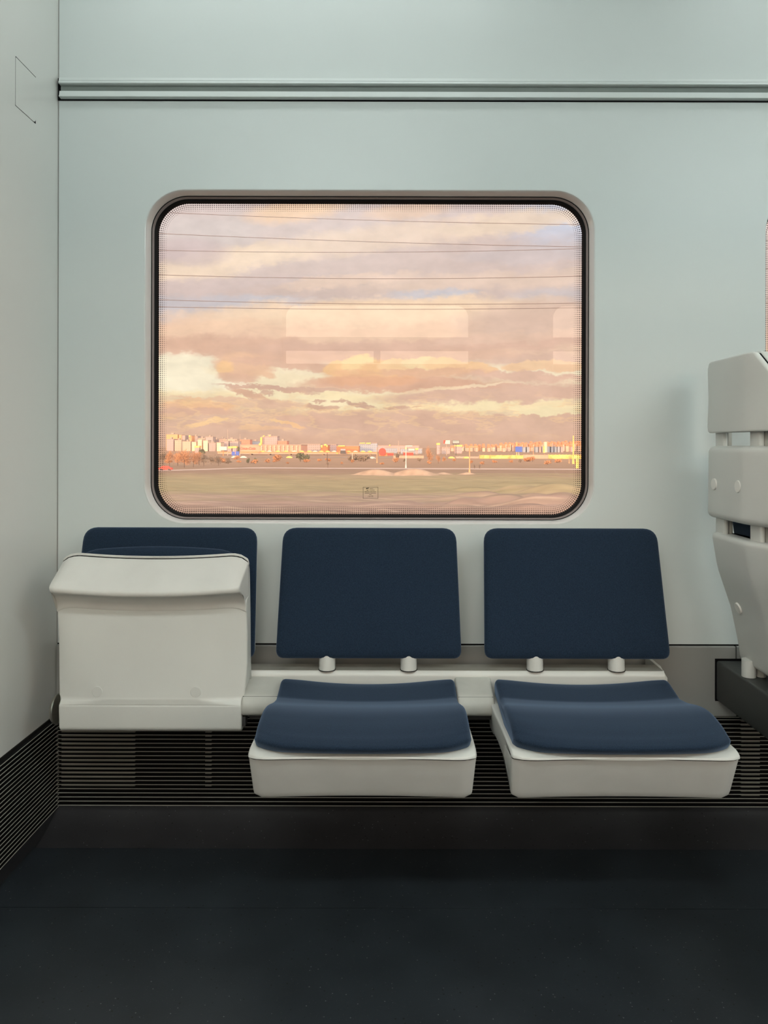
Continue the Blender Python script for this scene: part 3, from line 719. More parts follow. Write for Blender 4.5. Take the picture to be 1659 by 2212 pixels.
# ------------------------------------------------------------------ sky
def build_world():
    w = bpy.data.worlds.new('sky'); SC.world = w; w.use_nodes = True
    nt = w.node_tree; nt.nodes.clear(); L = nt.links
    def setin(sock, v):
        if hasattr(v, 'is_output'): L.new(v, sock)
        else: sock.default_value = v
    def m(op, a, b=0.0, c=None, clamp=False):
        n = nt.nodes.new('ShaderNodeMath'); n.operation = op; n.use_clamp = clamp
        setin(n.inputs[0], a); setin(n.inputs[1], b)
        if c is not None: setin(n.inputs[2], c)
        return n.outputs[0]
    def mixc(f, a, b):
        n = nt.nodes.new('ShaderNodeMix'); n.data_type = 'RGBA'
        setin(n.inputs[0], f); setin(n.inputs[6], a); setin(n.inputs[7], b); return n.outputs[2]
    def sm(x, a, b):
        n = nt.nodes.new('ShaderNodeMapRange'); n.interpolation_type = 'SMOOTHSTEP'
        setin(n.inputs[0], x); n.inputs[1].default_value = a; n.inputs[2].default_value = b; return n.outputs[0]
    def noise(vec, scale, detail=6, rough=.55):
        n = nt.nodes.new('ShaderNodeTexNoise'); n.inputs['Scale'].default_value = scale; n.inputs['Detail'].default_value = detail
        n.inputs['Roughness'].default_value = rough; L.new(vec, n.inputs['Vector']); return n
    def comb(x, y, z=0.0):
        n = nt.nodes.new('ShaderNodeCombineXYZ'); setin(n.inputs[0], x); setin(n.inputs[1], y); setin(n.inputs[2], z); return n.outputs[0]
    tc = nt.nodes.new('ShaderNodeTexCoord'); sp = nt.nodes.new('ShaderNodeSeparateXYZ'); L.new(tc.outputs['Generated'], sp.inputs[0])
    X, Y, Z = sp.outputs
    yy = m('MAXIMUM', Y, .12)
    A, B = m('DIVIDE', X, yy), m('DIVIDE', Z, yy)
    v1 = comb(m('MULTIPLY', A, 2.2), m('MULTIPLY', B, 7.0), 1.7)
    n1 = noise(v1, 2.2, 5, .6); s1 = nt.nodes.new('ShaderNodeSeparateColor'); L.new(n1.outputs['Color'], s1.inputs[0])
    v2 = comb(m('MULTIPLY', A, 1.0), m('MULTIPLY', B, 1.9), 4.2)
    n2 = noise(v2, 26, 5, .62); s2 = nt.nodes.new('ShaderNodeSeparateColor'); L.new(n2.outputs['Color'], s2.inputs[0])
    def warp(base, ca, cb, ka, kb):
        return m('ADD', m('ADD', base, m('MULTIPLY', m('SUBTRACT', ca, .5), ka)), m('MULTIPLY', m('SUBTRACT', cb, .5), kb))
    v3 = comb(A, m('MULTIPLY', B, 1.6), 7.7)
    n3_ = noise(v3, 70, 4, .68); s3 = nt.nodes.new('ShaderNodeSeparateColor'); L.new(n3_.outputs['Color'], s3.inputs[0])
    Aw = warp(warp(A, s1.outputs[0], s2.outputs[0], .12, .040), s3.outputs[0], .5, .026, 0)
    Bw = warp(warp(B, s1.outputs[1], s2.outputs[1], .028, .020), s3.outputs[1], .5, .014, 0)
    As = warp(warp(A, s2.outputs[0], s2.outputs[1], .014, 0), s3.outputs[0], .5, .020, 0)
    Bs = warp(warp(B, s2.outputs[1], s2.outputs[2], .010, 0), s3.outputs[1], .5, .012, 0)
    SM = (comb(m('MULTIPLY', As, As), m('MULTIPLY', As, Bs), m('MULTIPLY', Bs, Bs)), comb(As, Bs, 1.0))
    BG = (comb(m('MULTIPLY', Aw, Aw), m('MULTIPLY', Aw, Bw), m('MULTIPLY', Bw, Bw)), comb(Aw, Bw, 1.0))
    # vertical tone
    rp = nt.nodes.new('ShaderNodeValToRGB')
    stops = [(970, (223, 178, 150)), (935, (226, 184, 158)), (905, (230, 190, 160)), (880, (240, 208, 168)), (858, (252, 234, 192)), (800, (253, 236, 202)), (775, (238, 205, 178)), (720, (228, 196, 175)), (650, (222, 200, 190)), (560, (223, 204, 197)), (430, (226, 208, 204))]
    cr = rp.color_ramp
    while len(cr.elements) < len(stops): cr.elements.new(.5)
    for e, (py, c) in zip(cr.elements, stops):
        e.position = (CY - py) / F / .36 + .02; e.color = rgb(*c)
    L.new(m('ADD', m('DIVIDE', m('ADD', m('MULTIPLY', Bw, .75), m('MULTIPLY', B, .25)), .36), .02, clamp=True), rp.inputs[0])
    col = rp.outputs[0]
    blobs = [  # px, py, rx, ry, slope, colour, softness, opacity
        (1235, 478, 110, 42, .10, (206, 214, 232), .6, .95), (1150, 545, 130, 16, .05, (207, 206, 214), .7, .8),
        (930, 590, 330, 60, .08, (219, 196, 188), .7, .6),
        (800, 520, 380, 20, .13, (244, 219, 198), .8, .85), (480, 568, 160, 20, .14, (251, 226, 200), .7, .9),
        (1120, 480, 130, 14, .10, (247, 224, 200), .8, .7), (430, 500, 90, 26, 0, (223, 212, 208), .8, .7),
        (640, 452, 80, 22, .15, (254, 217, 182), .7, .9), (880, 455, 70, 14, .1, (250, 214, 185), .7, .7), (410, 545, 60, 22, 0, (215, 195, 194), .8, .8),
        (560, 632, 240, 26, .02, (216, 196, 192), .7, .7), (480, 667, 190, 22, .02, (204, 200, 206), .6, .9),
        (730, 625, 160, 14, .03, (213, 189, 178), .7, .8), (760, 608, 110, 9, .08, (246, 216, 194), .8, .7),
        (935, 634, 70, 8, .04, (199, 203, 217), .7, .9), (1060, 606, 200, 15, .06, (242, 214, 193), .8, .7), (1210, 640, 80, 14, 0, (210, 202, 205), .7, .7),
        (880, 716, 520, 52, .0, (244, 206, 176), .35, 1), (420, 735, 140, 24, -.06, (233, 192, 166), .5, .9),
        (830, 672, 300, 24, .03, (254, 223, 190), .6, .95), (450, 712, 120, 12, .10, (250, 212, 180), .7, .8),
        (1180, 700, 150, 42, 0, (223, 192, 175), .6, .8), (540, 754, 260, 18, -.04, (227, 184, 158), .6, .9),
        (950, 745, 330, 14, .02, (229, 188, 166), .6, .9), (1130, 730, 160, 9, .05, (238, 202, 178), .7, .7),
        (400, 815, 150, 42, -.03, (255, 244, 214), .25, 1), (610, 818, 150, 14, -.10, (254, 236, 198), .35, .95),
        (525, 790, 60, 26, -.05, (239, 194, 160), .3, 1), (600, 784, 110, 11, -.08, (230, 186, 160), .4, .9), (486, 797, 16, 16, 0, (255, 207, 152), .5, .9), (512, 816, 40, 10, -.1, (231, 186, 158), .4, .9),
        (580, 812, 12, 7, 0, (240, 196, 160), .5, .9), (560, 806, 9, 5, 0, (240, 196, 160), .5, .8),
        (820, 866, 470, 15, -.02, (255, 235, 188), .4, .95), (640, 858, 150, 10, -.08, (255, 238, 196), .4, .9),
        (1080, 846, 230, 18, .05, (227, 186, 164), .35, .95), (880, 828, 200, 13, 0, (229, 180, 152), .4, .95),
        (1180, 775, 110, 12, .02, (228, 190, 170), .5, .8), (900, 768, 200, 9, .02, (232, 190, 165), .5, .8),
        (800, 806, 94, 26, 0, (243, 190, 148), .25, .95), (735, 797, 36, 18, 0, (253, 206, 152), .18, 1), (778, 788, 40, 21, 0, (255, 220, 164), .16, 1), (818, 802, 42, 23, 0, (250, 202, 150), .18, 1), (862, 791, 42, 14, 0, (255, 214, 164), .2, 1), (912, 785, 42, 13, 0, (255, 224, 174), .2, 1), (962, 787, 46, 13, 0, (254, 212, 162), .2, 1), (1012, 791, 40, 11, 0, (253, 208, 160), .2, 1), (1046, 798, 26, 8, 0, (250, 206, 160), .25, 1),
        (800, 823, 90, 9, 0, (238, 183, 146), .5, .9), (940, 806, 120, 9, 0, (236, 188, 154), .4, .95), (760, 806, 40, 7, 0, (243, 190, 148), .5, .7),
        (1120, 793, 36, 9, 0, (250, 208, 166), .25, 1), (1166, 787, 42, 10, 0, (254, 214, 172), .25, 1), (1218, 791, 42, 11, 0, (250, 208, 168), .25, 1), (1160, 812, 120, 9, 0, (229, 186, 164), .45, .9),
        (590, 838, 110, 5, -.05, (220, 178, 154), .4, .95), (660, 842, 90, 4, -.02, (218, 178, 156), .4, .9), (540, 853, 42, 6, -.28, (222, 176, 148), .35, .95), (574, 868, 16, 4, -.3, (210, 166, 142), .4, .9), (575, 851, 16, 4, -.1, (214, 172, 150), .4, .85), (1000, 836, 90, 3, .1, (254, 226, 190), .5, .9), (930, 842, 60, 4, .12, (253, 222, 184), .5, .8),
        (680, 879, 22, 6, -.05, (206, 164, 140), .35, .9), (716, 882, 20, 4, 0, (210, 168, 144), .4, .85), (690, 866, 12, 3, 0, (214, 172, 148), .4, .85), (735, 866, 16, 3, 0, (208, 168, 145), .4, .85), (772, 873, 20, 5, -.15, (206, 166, 144), .35, .9), (795, 879, 14, 3, -.1, (210, 170, 148), .4, .85), (855, 881, 24, 4, 0, (206, 166, 143), .4, .9), (900, 880, 12, 2.5, 0, (212, 172, 148), .4, .8),
        (880, 912, 440, 22, 0, (228, 187, 163), .5, .8), (1170, 886, 120, 5, 0, (255, 236, 190), .4, .95), (1190, 873, 80, 4, .02, (254, 230, 184), .4, .9), (1180, 905, 110, 8, 0, (229, 188, 163), .6, .8),
        (560, 872, 90, 9, -.05, (232, 190, 162), .4, .85), (470, 862, 90, 3, -.02, (244, 204, 168), .5, .8),
        (392, 878, 40, 11, 0, (246, 196, 150), .25, .95), (425, 868, 30, 9, 0, (254, 208, 156), .25, .95), (462, 878, 44, 9, -.05, (244, 194, 150), .3, .95), (420, 890, 80, 7, 0, (226, 180, 154), .45, .9), (372, 897, 30, 5, 0, (252, 206, 158), .4, .8),
        (428, 918, 34, 4, .18, (253, 208, 154), .35, .95), (463, 910, 28, 5, .12, (255, 212, 156), .3, .95), (500, 920, 50, 4, 0, (228, 184, 158), .5, .8), (545, 922, 30, 4, .05, (250, 204, 158), .4, .8),
        (612, 912, 26, 4, -.2, (255, 208, 152), .3, .95), (636, 919, 18, 4, -.3, (250, 200, 150), .35, .9), (575, 926, 36, 5, 0, (246, 198, 156), .45, .8), (660, 905, 60, 6, -.1, (236, 190, 162), .5, .7)]
    for px, py, rx, ry, sl, c, soft, op in blobs:
        # squared distance to the ellipse centre as a quadratic form of the sky coordinates
        x0, y0, ra, rb = (px - CX) / F, (CY - py) / F, rx / F, ry / F
        qa, qb, qc = 1 / ra ** 2 + (sl / rb) ** 2, -2 * sl / rb ** 2, 1 / rb ** 2
        k1 = (qa, qb, qc); k2 = (-2 * qa * x0 - qb * y0, -2 * qc * y0 - qb * x0, qa * x0 ** 2 + qb * x0 * y0 + qc * y0 ** 2)
        sset = SM if rx < 95 else BG
        d1 = nt.nodes.new('ShaderNodeVectorMath'); d1.operation = 'DOT_PRODUCT'; L.new(sset[0], d1.inputs[0]); d1.inputs[1].default_value = k1
        d2 = nt.nodes.new('ShaderNodeVectorMath'); d2.operation = 'DOT_PRODUCT'; L.new(sset[1], d2.inputs[0]); d2.inputs[1].default_value = k2
        mr = nt.nodes.new('ShaderNodeMapRange'); mr.interpolation_type = 'SMOOTHSTEP'; L.new(m('ADD', d1.outputs['Value'], d2.outputs['Value']), mr.inputs[0])
        mr.inputs[1].default_value = (1 + soft) ** 2; mr.inputs[2].default_value = (1 - soft * .6) ** 2; mr.inputs[4].default_value = op; mk = mr.outputs[0]
        col = mixc(mk, col, rgb(*c))
    # ragged small clouds low over the horizon
    vA = comb(m('MULTIPLY', A, 4.0), m('MULTIPLY', B, 15.0), 9.3); nA = noise(vA, 3.4, 7, .62)
    band = m('MULTIPLY', sm(B, .005, .03), sm(B, .085, .050))
    col = mixc(m('MULTIPLY', m('MULTIPLY', sm(nA.outputs['Fac'], .50, .56), band), .45), col, rgb(222, 180, 156))
    col = mixc(m('MULTIPLY', m('MULTIPLY', m('MULTIPLY', sm(nA.outputs['Fac'], .545, .515), sm(nA.outputs['Fac'], .47, .505)), band), .45), col, rgb(254, 212, 160))
    # fine cloud texture
    tex = m('ADD', m('MULTIPLY', m('SUBTRACT', s2.outputs[2], .5), .46), 1.0)
    vs = nt.nodes.new('ShaderNodeVectorMath'); vs.operation = 'SCALE'; L.new(col, vs.inputs[0]); L.new(tex, vs.inputs['Scale'])
    front = vs.outputs[0]
    # the dome overhead and the sunset side behind
    n3 = noise(tc.outputs['Generated'], 3.0, 5, .6)
    up = mixc(n3.outputs['Fac'], (.62, .52, .50, 1), (.88, .76, .70, 1))
    back = mixc(sm(Z, .0, .5), (4.9, 3.8, 2.8, 1), (2.7, 2.3, 2.0, 1))
    rest = mixc(sm(Y, .10, -.25), up, back)
    col = mixc(m('MULTIPLY', sm(Y, .20, .45), sm(B, .75, .40)), rest, front)
    col = mixc(sm(Z, -.01, -.06), col, (.30, .24, .17, 1))
    bg = nt.nodes.new('ShaderNodeBackground'); L.new(col, bg.inputs[0]); bg.inputs[1].default_value = SKY
    o = nt.nodes.new('ShaderNodeOutputWorld'); L.new(bg.outputs[0], o.inputs[0])
    w.cycles.sampling_method = 'NONE'
SKY = 1.06
build_world()

sd = bpy.data.lights.new('low_sun', 'SUN'); sd.energy = 4.0; sd.color = (1.0, .55, .24); sd.angle = math.radians(.6)
so = bpy.data.objects.new('low_sun', sd); COL.objects.link(so)
so.rotation_euler = Vector((.72, .69, -.07)).to_track_quat('-Z', 'Y').to_euler()

# ------------------------------------------------------------------ landscape
W0, S = W, 1.6
def W(px, py, d): return W0(px, py, d * S)       # the land is laid out in units of S metres
GZ = H - 4.99 * S
def gd(py): return 4.99 * F / (py - CY)       # distance at which level ground appears at a photo row
def field_mat():
    m = mat('rough_field', (.3, .26, .16, 1), .95, spec=.1); nt = m.node_tree; b = nt.nodes['Principled BSDF']; L = nt.links
    tc = nt.nodes.new('ShaderNodeTexCoord'); mp = nt.nodes.new('ShaderNodeMapping'); mp.inputs['Scale'].default_value = (.014, .10, .2)
    L.new(tc.outputs['Object'], mp.inputs[0])
    n = nt.nodes.new('ShaderNodeTexNoise'); n.inputs['Scale'].default_value = 1.0; n.inputs['Detail'].default_value = 8; n.inputs['Roughness'].default_value = .62
    L.new(mp.outputs[0], n.inputs['Vector'])
    sx = nt.nodes.new('ShaderNodeSeparateXYZ'); L.new(tc.outputs['Object'], sx.inputs[0])
    def math_(op, a, bb):
        q = nt.nodes.new('ShaderNodeMath'); q.operation = op
        for i, v in enumerate((a, bb)):
            if hasattr(v, 'is_output'): L.new(v, q.inputs[i])
            else: q.inputs[i].default_value = v
        return q.outputs[0]
    t = math_('ADD', math_('DIVIDE', sx.outputs[1], 250.0 * S), math_('MULTIPLY', math_('SUBTRACT', n.outputs['Fac'], .5), .24))
    r = nt.nodes.new('ShaderNodeValToRGB'); cr = r.color_ramp
    st = [(0.0, (.25, .19, .16)), (.235, (.27, .20, .17)), (.27, (.28, .22, .17)), (.33, (.275, .245, .145)), (.42, (.30, .26, .155)), (.50, (.30, .24, .15)), (.58, (.25, .175, .13)), (.64, (.27, .19, .135)), (1.0, (.34, .23, .16))]
    while len(cr.elements) < len(st): cr.elements.new(.5)
    for e, (p, c) in zip(cr.elements, st): e.position = p; e.color = c + (1,)
    L.new(t, r.inputs[0])
    mp2 = nt.nodes.new('ShaderNodeMapping'); mp2.inputs['Scale'].default_value = (.08, .32, .3); L.new(tc.outputs['Object'], mp2.inputs[0])
    n2 = nt.nodes.new('ShaderNodeTexNoise'); n2.inputs['Scale'].default_value = 1.6; n2.inputs['Detail'].default_value = 8; L.new(mp2.outputs[0], n2.inputs['Vector'])
    vs = nt.nodes.new('ShaderNodeVectorMath'); vs.operation = 'SCALE'; L.new(r.outputs[0], vs.inputs[0])
    L.new(math_('ADD', math_('MULTIPLY', n2.outputs['Fac'], 1.0), .5), vs.inputs['Scale'])
    mp3 = nt.nodes.new('ShaderNodeMapping'); mp3.inputs['Scale'].default_value = (.05, .22, .2); mp3.inputs['Location'].default_value = (7, 3, 1); L.new(tc.outputs['Object'], mp3.inputs[0])
    n3 = nt.nodes.new('ShaderNodeTexNoise'); n3.inputs['Scale'].default_value = 1.8; n3.inputs['Detail'].default_value = 6; L.new(mp3.outputs[0], n3.inputs['Vector'])
    mr = nt.nodes.new('ShaderNodeMapRange'); mr.inputs[1].default_value = .56; mr.inputs[2].default_value = .68; L.new(n3.outputs['Fac'], mr.inputs[0])
    mq = nt.nodes.new('ShaderNodeMapRange'); mq.inputs[1].default_value = 80 * S; mq.inputs[2].default_value = 62 * S; L.new(sx.outputs[1], mq.inputs[0])
    mx = nt.nodes.new('ShaderNodeMix'); mx.data_type = 'RGBA'; L.new(math_('MULTIPLY', math_('MULTIPLY', mr.outputs[0], mq.outputs[0]), .6), mx.inputs[0])
    L.new(vs.outputs[0], mx.inputs[6]); mx.inputs[7].default_value = (.50, .40, .32, 1); L.new(mx.outputs[2], b.inputs['Base Color'])
    return m
M['field'] = field_mat()
M['dirt'] = mat('pale_dirt', (.42, .31, .23, 1), .95, spec=.1, var=.2, vscale=.4)
M['path'] = mat('gravel_path', (.50, .40, .36, 1), .9, spec=.1, var=.1, vscale=.1)
M['asphalt'] = mat('asphalt', (.30, .24, .2, 1), .9, var=.1, vscale=.2)

def bumpz(x, y):
    z = .10 * math.sin(x * .21 + 1.3) * math.sin(y * .33) + .07 * math.sin(x * .53 + y * .21) + .05 * math.sin(x * 1.1 - y * .8)
    for mx, my, r, h in MOUNDS: z += h * math.exp(-(((x - mx) / r) ** 2 + ((y - my) / (r * .55)) ** 2) ** 1.3)
    return z
MOUNDS = []
random.seed(11)
for px, py, r, h in ((1175, 1098, 3.4, .85), (1090, 1090, 2.6, .8), (1210, 1066, 3.6, .9), (1240, 1110, 2.5, .5), (1035, 1075, 2.5, .5), (1130, 1062, 3.0, .6), (990, 1100, 1.6, .35), (1060, 1108, 1.5, .35), (985, 1080, 2, .3), (1160, 1080, 1.8, .5), (1250, 1085, 2.2, .6), (905, 1108, 1.2, .25), (830, 1106, 1.0, .25), (1000, 1092, 1.6, .45), (1020, 1060, 2.0, .4), (1100, 1050, 2.4, .5), (1180, 1050, 2.6, .5), (1225, 1095, 1.7, .6), (1140, 1108, 1.6, .5), (940, 1095, 1.3, .3), (880, 1088, 1.2, .2)):
    p = W(px, py, gd(py)); MOUNDS.append((p.x, p.y, r * S, h * S * 1.3))
bm = bmesh.new()
ysr = [(7 + 1.5 * i) * S for i in range(15)] + [(30 + .8 * i) * S for i in range(75)] + [(90 + 2.5 * i) * S for i in range(36)]
NX = 220
rows = []
for y in ysr:
    hx = 20 + (y + 2) * .42
    rows.append([bm.verts.new((-hx + 2 * hx * i / NX, y, GZ + bumpz(-hx + 2 * hx * i / NX, y) * (1 if y < 128 * S else max(0, (146 * S - y) / (18 * S))))) for i in range(NX + 1)])
for a, b in zip(rows, rows[1:]):
    for i in range(NX): bm.faces.new((a[i], a[i + 1], b[i + 1], b[i]))
struct(obj('field', bm, 'field', ang=80), 'rough olive and brown field outside the window', 'field')
bm = bmesh.new()
vs = [bm.verts.new(v) for v in ((-2500, -120, GZ - .45), (2500, -120, GZ - .45), (2500, 170 * S, GZ - .02), (2500, 5000, GZ), (-2500, 5000, GZ), (-2500, 170 * S, GZ - .02))]
bm.faces.new(vs[:3] + [vs[5]]); bm.faces.new((vs[5], vs[2], vs[3], vs[4]))
struct(obj('ground', bm, 'field', do_smooth=False), 'flat distant ground beyond the field', 'ground')

def mound(px, py, r, h, label):
    p = W(px, py, gd(py)); r *= S; h *= S; bm = bmesh.new(); n, k = 28, 7; loops = []
    for j in range(k + 1):
        s = j / k; loops.append([bm.verts.new((r * s * math.cos(2 * math.pi * i / n) * (1 + .12 * math.sin(3 * i + j)), r * .6 * s * math.sin(2 * math.pi * i / n), h * (math.cos(math.pi * min(s, 1)) * .5 + .5) - .12 * s)) for i in range(n)])
    for a, b in zip(loops, loops[1:]):
        for i in range(n): bm.faces.new((a[i], a[(i + 1) % n], b[(i + 1) % n], b[i]))
    o = obj('dirt_mound', bm, 'dirt', None, (p.x, p.y, GZ), ang=80)
    tag(o, label, 'mound', 'pale dirt mounds in the field')
for a in ((812, 1026, 5.2, 1.0, 'low pale dirt mound, left one of the pair at the far edge of the field'),
          (895, 1026, 5.4, 1.15, 'pale dirt mound, right one of the pair at the far edge of the field'),
          (957, 1024, 2.2, .35, 'smallest flat dirt heap just right of the pair of mounds'),
          (1010, 1024, 2.2, .35, 'flat dirt heap at the foot of the orange lamp post')): mound(*a)

# pale path and road: strips lying just above the ground
def strip(name, pts, m, label, cat):
    bm = bmesh.new(); A, B = [], []
    for x, y0, y1, z in pts: A.append(bm.verts.new((x, y0, z))); B.append(bm.verts.new((x, y1, z)))
    for i in range(len(A) - 1): bm.faces.new((A[i], A[i + 1], B[i + 1], B[i]))
    return struct(obj(name, bm, m, do_smooth=False), label, cat)
pts = []
for px, py in ((250, 1021), (340, 1018), (400, 1016.5), (470, 1014.2), (530, 1011.8), (600, 1011.5), (700, 1012.2), (830, 1012.2), (950, 1012.5), (1080, 1012.5), (1250, 1013), (1400, 1013)):
    p = W(px, py, gd(py)); pts.append((p.x, p.y - 4.5 * S, p.y + 4.5 * S, GZ + .04))
strip('path', pts, 'path', 'pale gravel path at the far side of the field', 'path')
p = W(845, 988.5, gd(988.5)).y
strip('road', [(-640, p - 8 * S, p + 8 * S, GZ + .05), (640, p - 8 * S, p + 8 * S, GZ + .05)], 'asphalt', 'road beyond the path', 'road')

# unseen embankment, added and sized to keep the low sun off the carriage
bm = bmesh.new()
extrude_poly(bm, [(-105, GZ - 2), (-84, 4.0), (-75, 8.2), (-66, 8.6), (-60, 7.0), (-46, GZ - 2)], 'x', -420, 300)
struct(obj('added_bank', bm, 'field', ang=80), 'unseen bank added across the line to block the low sun', 'added_bank')

# ------------------------------------------------------------------ buildings far across the field
def facade(name, wall, win, sx=2.8, sz=3.0, fw=.42):
    m = mat(name, wall, .85, spec=.2); nt = m.node_tree; b = nt.nodes['Principled BSDF']; L = nt.links
    tc = nt.nodes.new('ShaderNodeTexCoord'); sp = nt.nodes.new('ShaderNodeSeparateXYZ'); L.new(tc.outputs['Object'], sp.inputs[0])
    def mt(op, a, bb):
        q = nt.nodes.new('ShaderNodeMath'); q.operation = op
        for i, v in enumerate((a, bb)):
            if hasattr(v, 'is_output'): L.new(v, q.inputs[i])
            else: q.inputs[i].default_value = v
        return q.outputs[0]
    fx = mt('LESS_THAN', mt('FRACT', mt('DIVIDE', mt('ADD', sp.outputs[0], sp.outputs[1]), sx), 0), fw)
    fz = mt('LESS_THAN', mt('FRACT', mt('DIVIDE', sp.outputs[2], sz), 0), .5)
    mx = nt.nodes.new('ShaderNodeMix'); mx.data_type = 'RGBA'; L.new(mt('MULTIPLY', fx, fz), mx.inputs[0])
    mx.inputs[6].default_value = wall; mx.inputs[7].default_value = win; L.new(mx.outputs[2], b.inputs['Base Color']); return m
FC = {'peach': ((.60, .44, .36, 1), (.44, .31, .26, 1)), 'orange': ((.72, .40, .22, 1), (.54, .28, .15, 1)), 'grey': ((.42, .36, .36, 1), (.33, .28, .28, 1)),
      'cream': ((.74, .60, .48, 1), (.55, .43, .34, 1)), 'mauve': ((.46, .36, .37, 1), (.37, .28, .29, 1)), 'red': ((.60, .27, .20, 1), (.44, .20, .15, 1)), 'blue': ((.36, .40, .48, 1), (.28, .30, .37, 1))}
for k, v in FC.items(): M['f_' + k] = facade(k + '_facade', *v)  # windows kept near the wall tone, distance haze put into the facade colours
M['roof'] = mat('flat_roof', (.40, .32, .28, 1), .9); M['roof_red'] = mat('clay_roof', (.62, .24, .12, 1), .9)
M['salmon'] = mat('salmon_cladding', (.62, .36, .27, 1), .8, var=.08, vscale=.1)
M['orange'] = mat('orange_paint', (.72, .27, .11, 1), .7); M['sun_gold'] = mat('painted_sunlight', (.90, .60, .18, 1), .6, var=.45, vscale=.35)  # golden colour carries painted low sunlight for glints, walls, posts and cars
M['yellow'] = mat('pier_sun_yellow', (.9, .62, .10, 1), .6); M['concrete'] = mat('concrete', (.45, .36, .31, 1), .9)
M['white'] = mat('white_paint', (.62, .60, .58, 1), .5); M['redp'] = mat('red_paint', (.75, .07, .05, 1), .5); M['bluep'] = mat('blue_sign_paint', (.07, .14, .55, 1), .5)
M['darkp'] = mat('dark_paint', (.08, .075, .08, 1), .6); M['wire'] = mat('dark_wire', (.05, .045, .05, 1), .6); M['pole'] = mat('galvanised_pole', (.66, .55, .48, 1), .6)
M['twig'] = mat('bare_twigs', (.50, .25, .12, 1), .9); M['twig_dark'] = mat('dark_twigs', (.26, .20, .15, 1), .9); M['leaf'] = mat('dull_green_leaves', (.17, .17, .10, 1), .9); M['bark'] = mat('bark', (.14, .10, .08, 1), .9)

BLD = {}
def building(label, px0, px1, pyt, d, wall, roof='roof', deep=14, group=None, gable=False, name='apartment_building', pyb=None, cat='building', detail=True, rh=.7):
    deep = deep * S
    a, b = W(px0, pyt, d), W(px1, pyt, d)
    zb = GZ if pyb is None else W(px0, pyb, d).z
    w, h = (b.x - a.x) / 2, a.z - zb
    t = thing(name, label, cat, ((a.x + b.x) / 2, a.y, zb), group); BLD[label] = (t, d)
    bm = bmesh.new(); box(bm, -w, w, 0, deep, 0, h); obj('walls', bm, wall, t, do_smooth=False)
    bm = bmesh.new()
    if gable: extrude_poly(bm, [(-.6, h), (deep / 2, h + deep * .28), (deep + .6, h)], 'x', -w - .5, w + .5)
    else:
        box(bm, -w - .3, w + .3, -.3, deep + .3, h, h + rh)
        if detail and w > 4: box(bm, -w * .3, w * .15, deep * .3, deep * .6, h + rh, h + 3.4)
    obj('roof', bm, roof, t, do_smooth=False); return t

random.seed(5)
# hillside blocks on the left
lg = 'apartment blocks on the far left skyline'
for lab, x0, x1, yt, d, w in (
    ('orange sunlit apartment block at the far left of the skyline', 359, 384, 938.5, 900, 'f_orange'),
    ('narrow orange block second from the left on the skyline', 386, 392.4, 939.5, 900, 'f_orange'),
    ('grey block just right of the orange blocks', 393.2, 400, 941, 900, 'f_grey'),
    ('small block topped by a golden glint on the left skyline', 408, 414, 941.5, 880, 'f_orange'),
    ('grey block between the golden-topped block and the grey tower', 416, 427, 942.5, 900, 'f_grey'),
    ('grey square tower on the left skyline', 444, 460, 944, 850, 'f_grey'),
    ('peach block left of the grey square tower', 428, 443, 947, 880, 'f_peach'),
    ('mauve low block right of the grey square tower', 460, 473, 950, 870, 'f_mauve'),
    ('red-sided block beside the antenna mast', 473, 486, 948, 860, 'f_peach'),
    ('long peach block left of the crane-like mast', 487, 512, 949, 850, 'f_peach'),
    ('brownish red block left of the low warehouse', 518, 540, 950, 820, 'f_red'),
    ('pale block with a grey roof right of the brownish red one', 541, 561, 953.5, 840, 'f_blue')):
    building(lab, x0, x1, yt, d, w)
for lab, x0, x1, yt, d, w in (
    ('pale block in the lower row below the orange skyline block', 360, 375, 949, 760, 'f_mauve'),
    ('peach block in the lower row under the narrow orange block', 377, 392, 951, 760, 'f_peach'),
    ('salmon block in the lower row under the golden-topped block', 394, 412, 954, 740, 'f_peach'),
    ('cream slab with bright edge in the lower row', 414, 424, 955, 740, 'f_cream'),
    ('cream tower catching the sun in the lower row', 427, 436, 950, 735, 'f_cream'),
    ('cream twin tower right beside the sunlit cream tower', 439, 449, 951.5, 730, 'f_cream'),
    ('grey low block right of the twin towers', 451, 466, 957, 730, 'f_grey'),
    ('white low block left of the white billboard', 468, 477, 956, 720, 'f_cream'),
    ('mauve slab behind the white billboard', 480, 494, 953, 740, 'f_mauve'),
    ('grey slab with antennas behind the road signs', 496, 515, 954, 740, 'f_grey')):
    building(lab, x0, x1, yt, d, w)
tw = building('big grey tower block with a yellow left edge', 565, 599, 943, 700, 'f_mauve')
a = W(562, 943, 698); bm = bmesh.new(); w = (W(566, 943, 698).x - a.x); box(bm, 0, w, 0, 4, 10, a.z - GZ - 1)
obj('lit_edge', bm, 'sun_gold', tw, (a.x - tw.location.x, a.y - tw.location.y, 0), do_smooth=False)['label'] = 'yellow strip painted for the sun on the end wall'  # sunlight on the left face painted as a yellow strip
building('pink block right of the big tower', 600, 620, 953, 690, 'f_red')
wh = building('long low salmon warehouse with red lettering', 519.5, 650, 961.3, 520, 'salmon', name='warehouse', deep=40, detail=False)
b = wh.location
p = W(534, 971.0, 519.5)
text('sign_lettering', 'Coca-Cola', 'redp', wh, (p.x - b.x, p.y - b.y, p.z - b.z), 2.55 * S, .35, ext=.05)
for i in range(9):
    p = W(565 + i * 9.5, 961.3, 519.5)
    bm = bmesh.new(); box(bm, -.9, .9, -.25, .1, 0, p.z - GZ - .5); obj('panel_rib', bm, 'f_peach', wh, (p.x - b.x, p.y - b.y, 0), do_smooth=False)
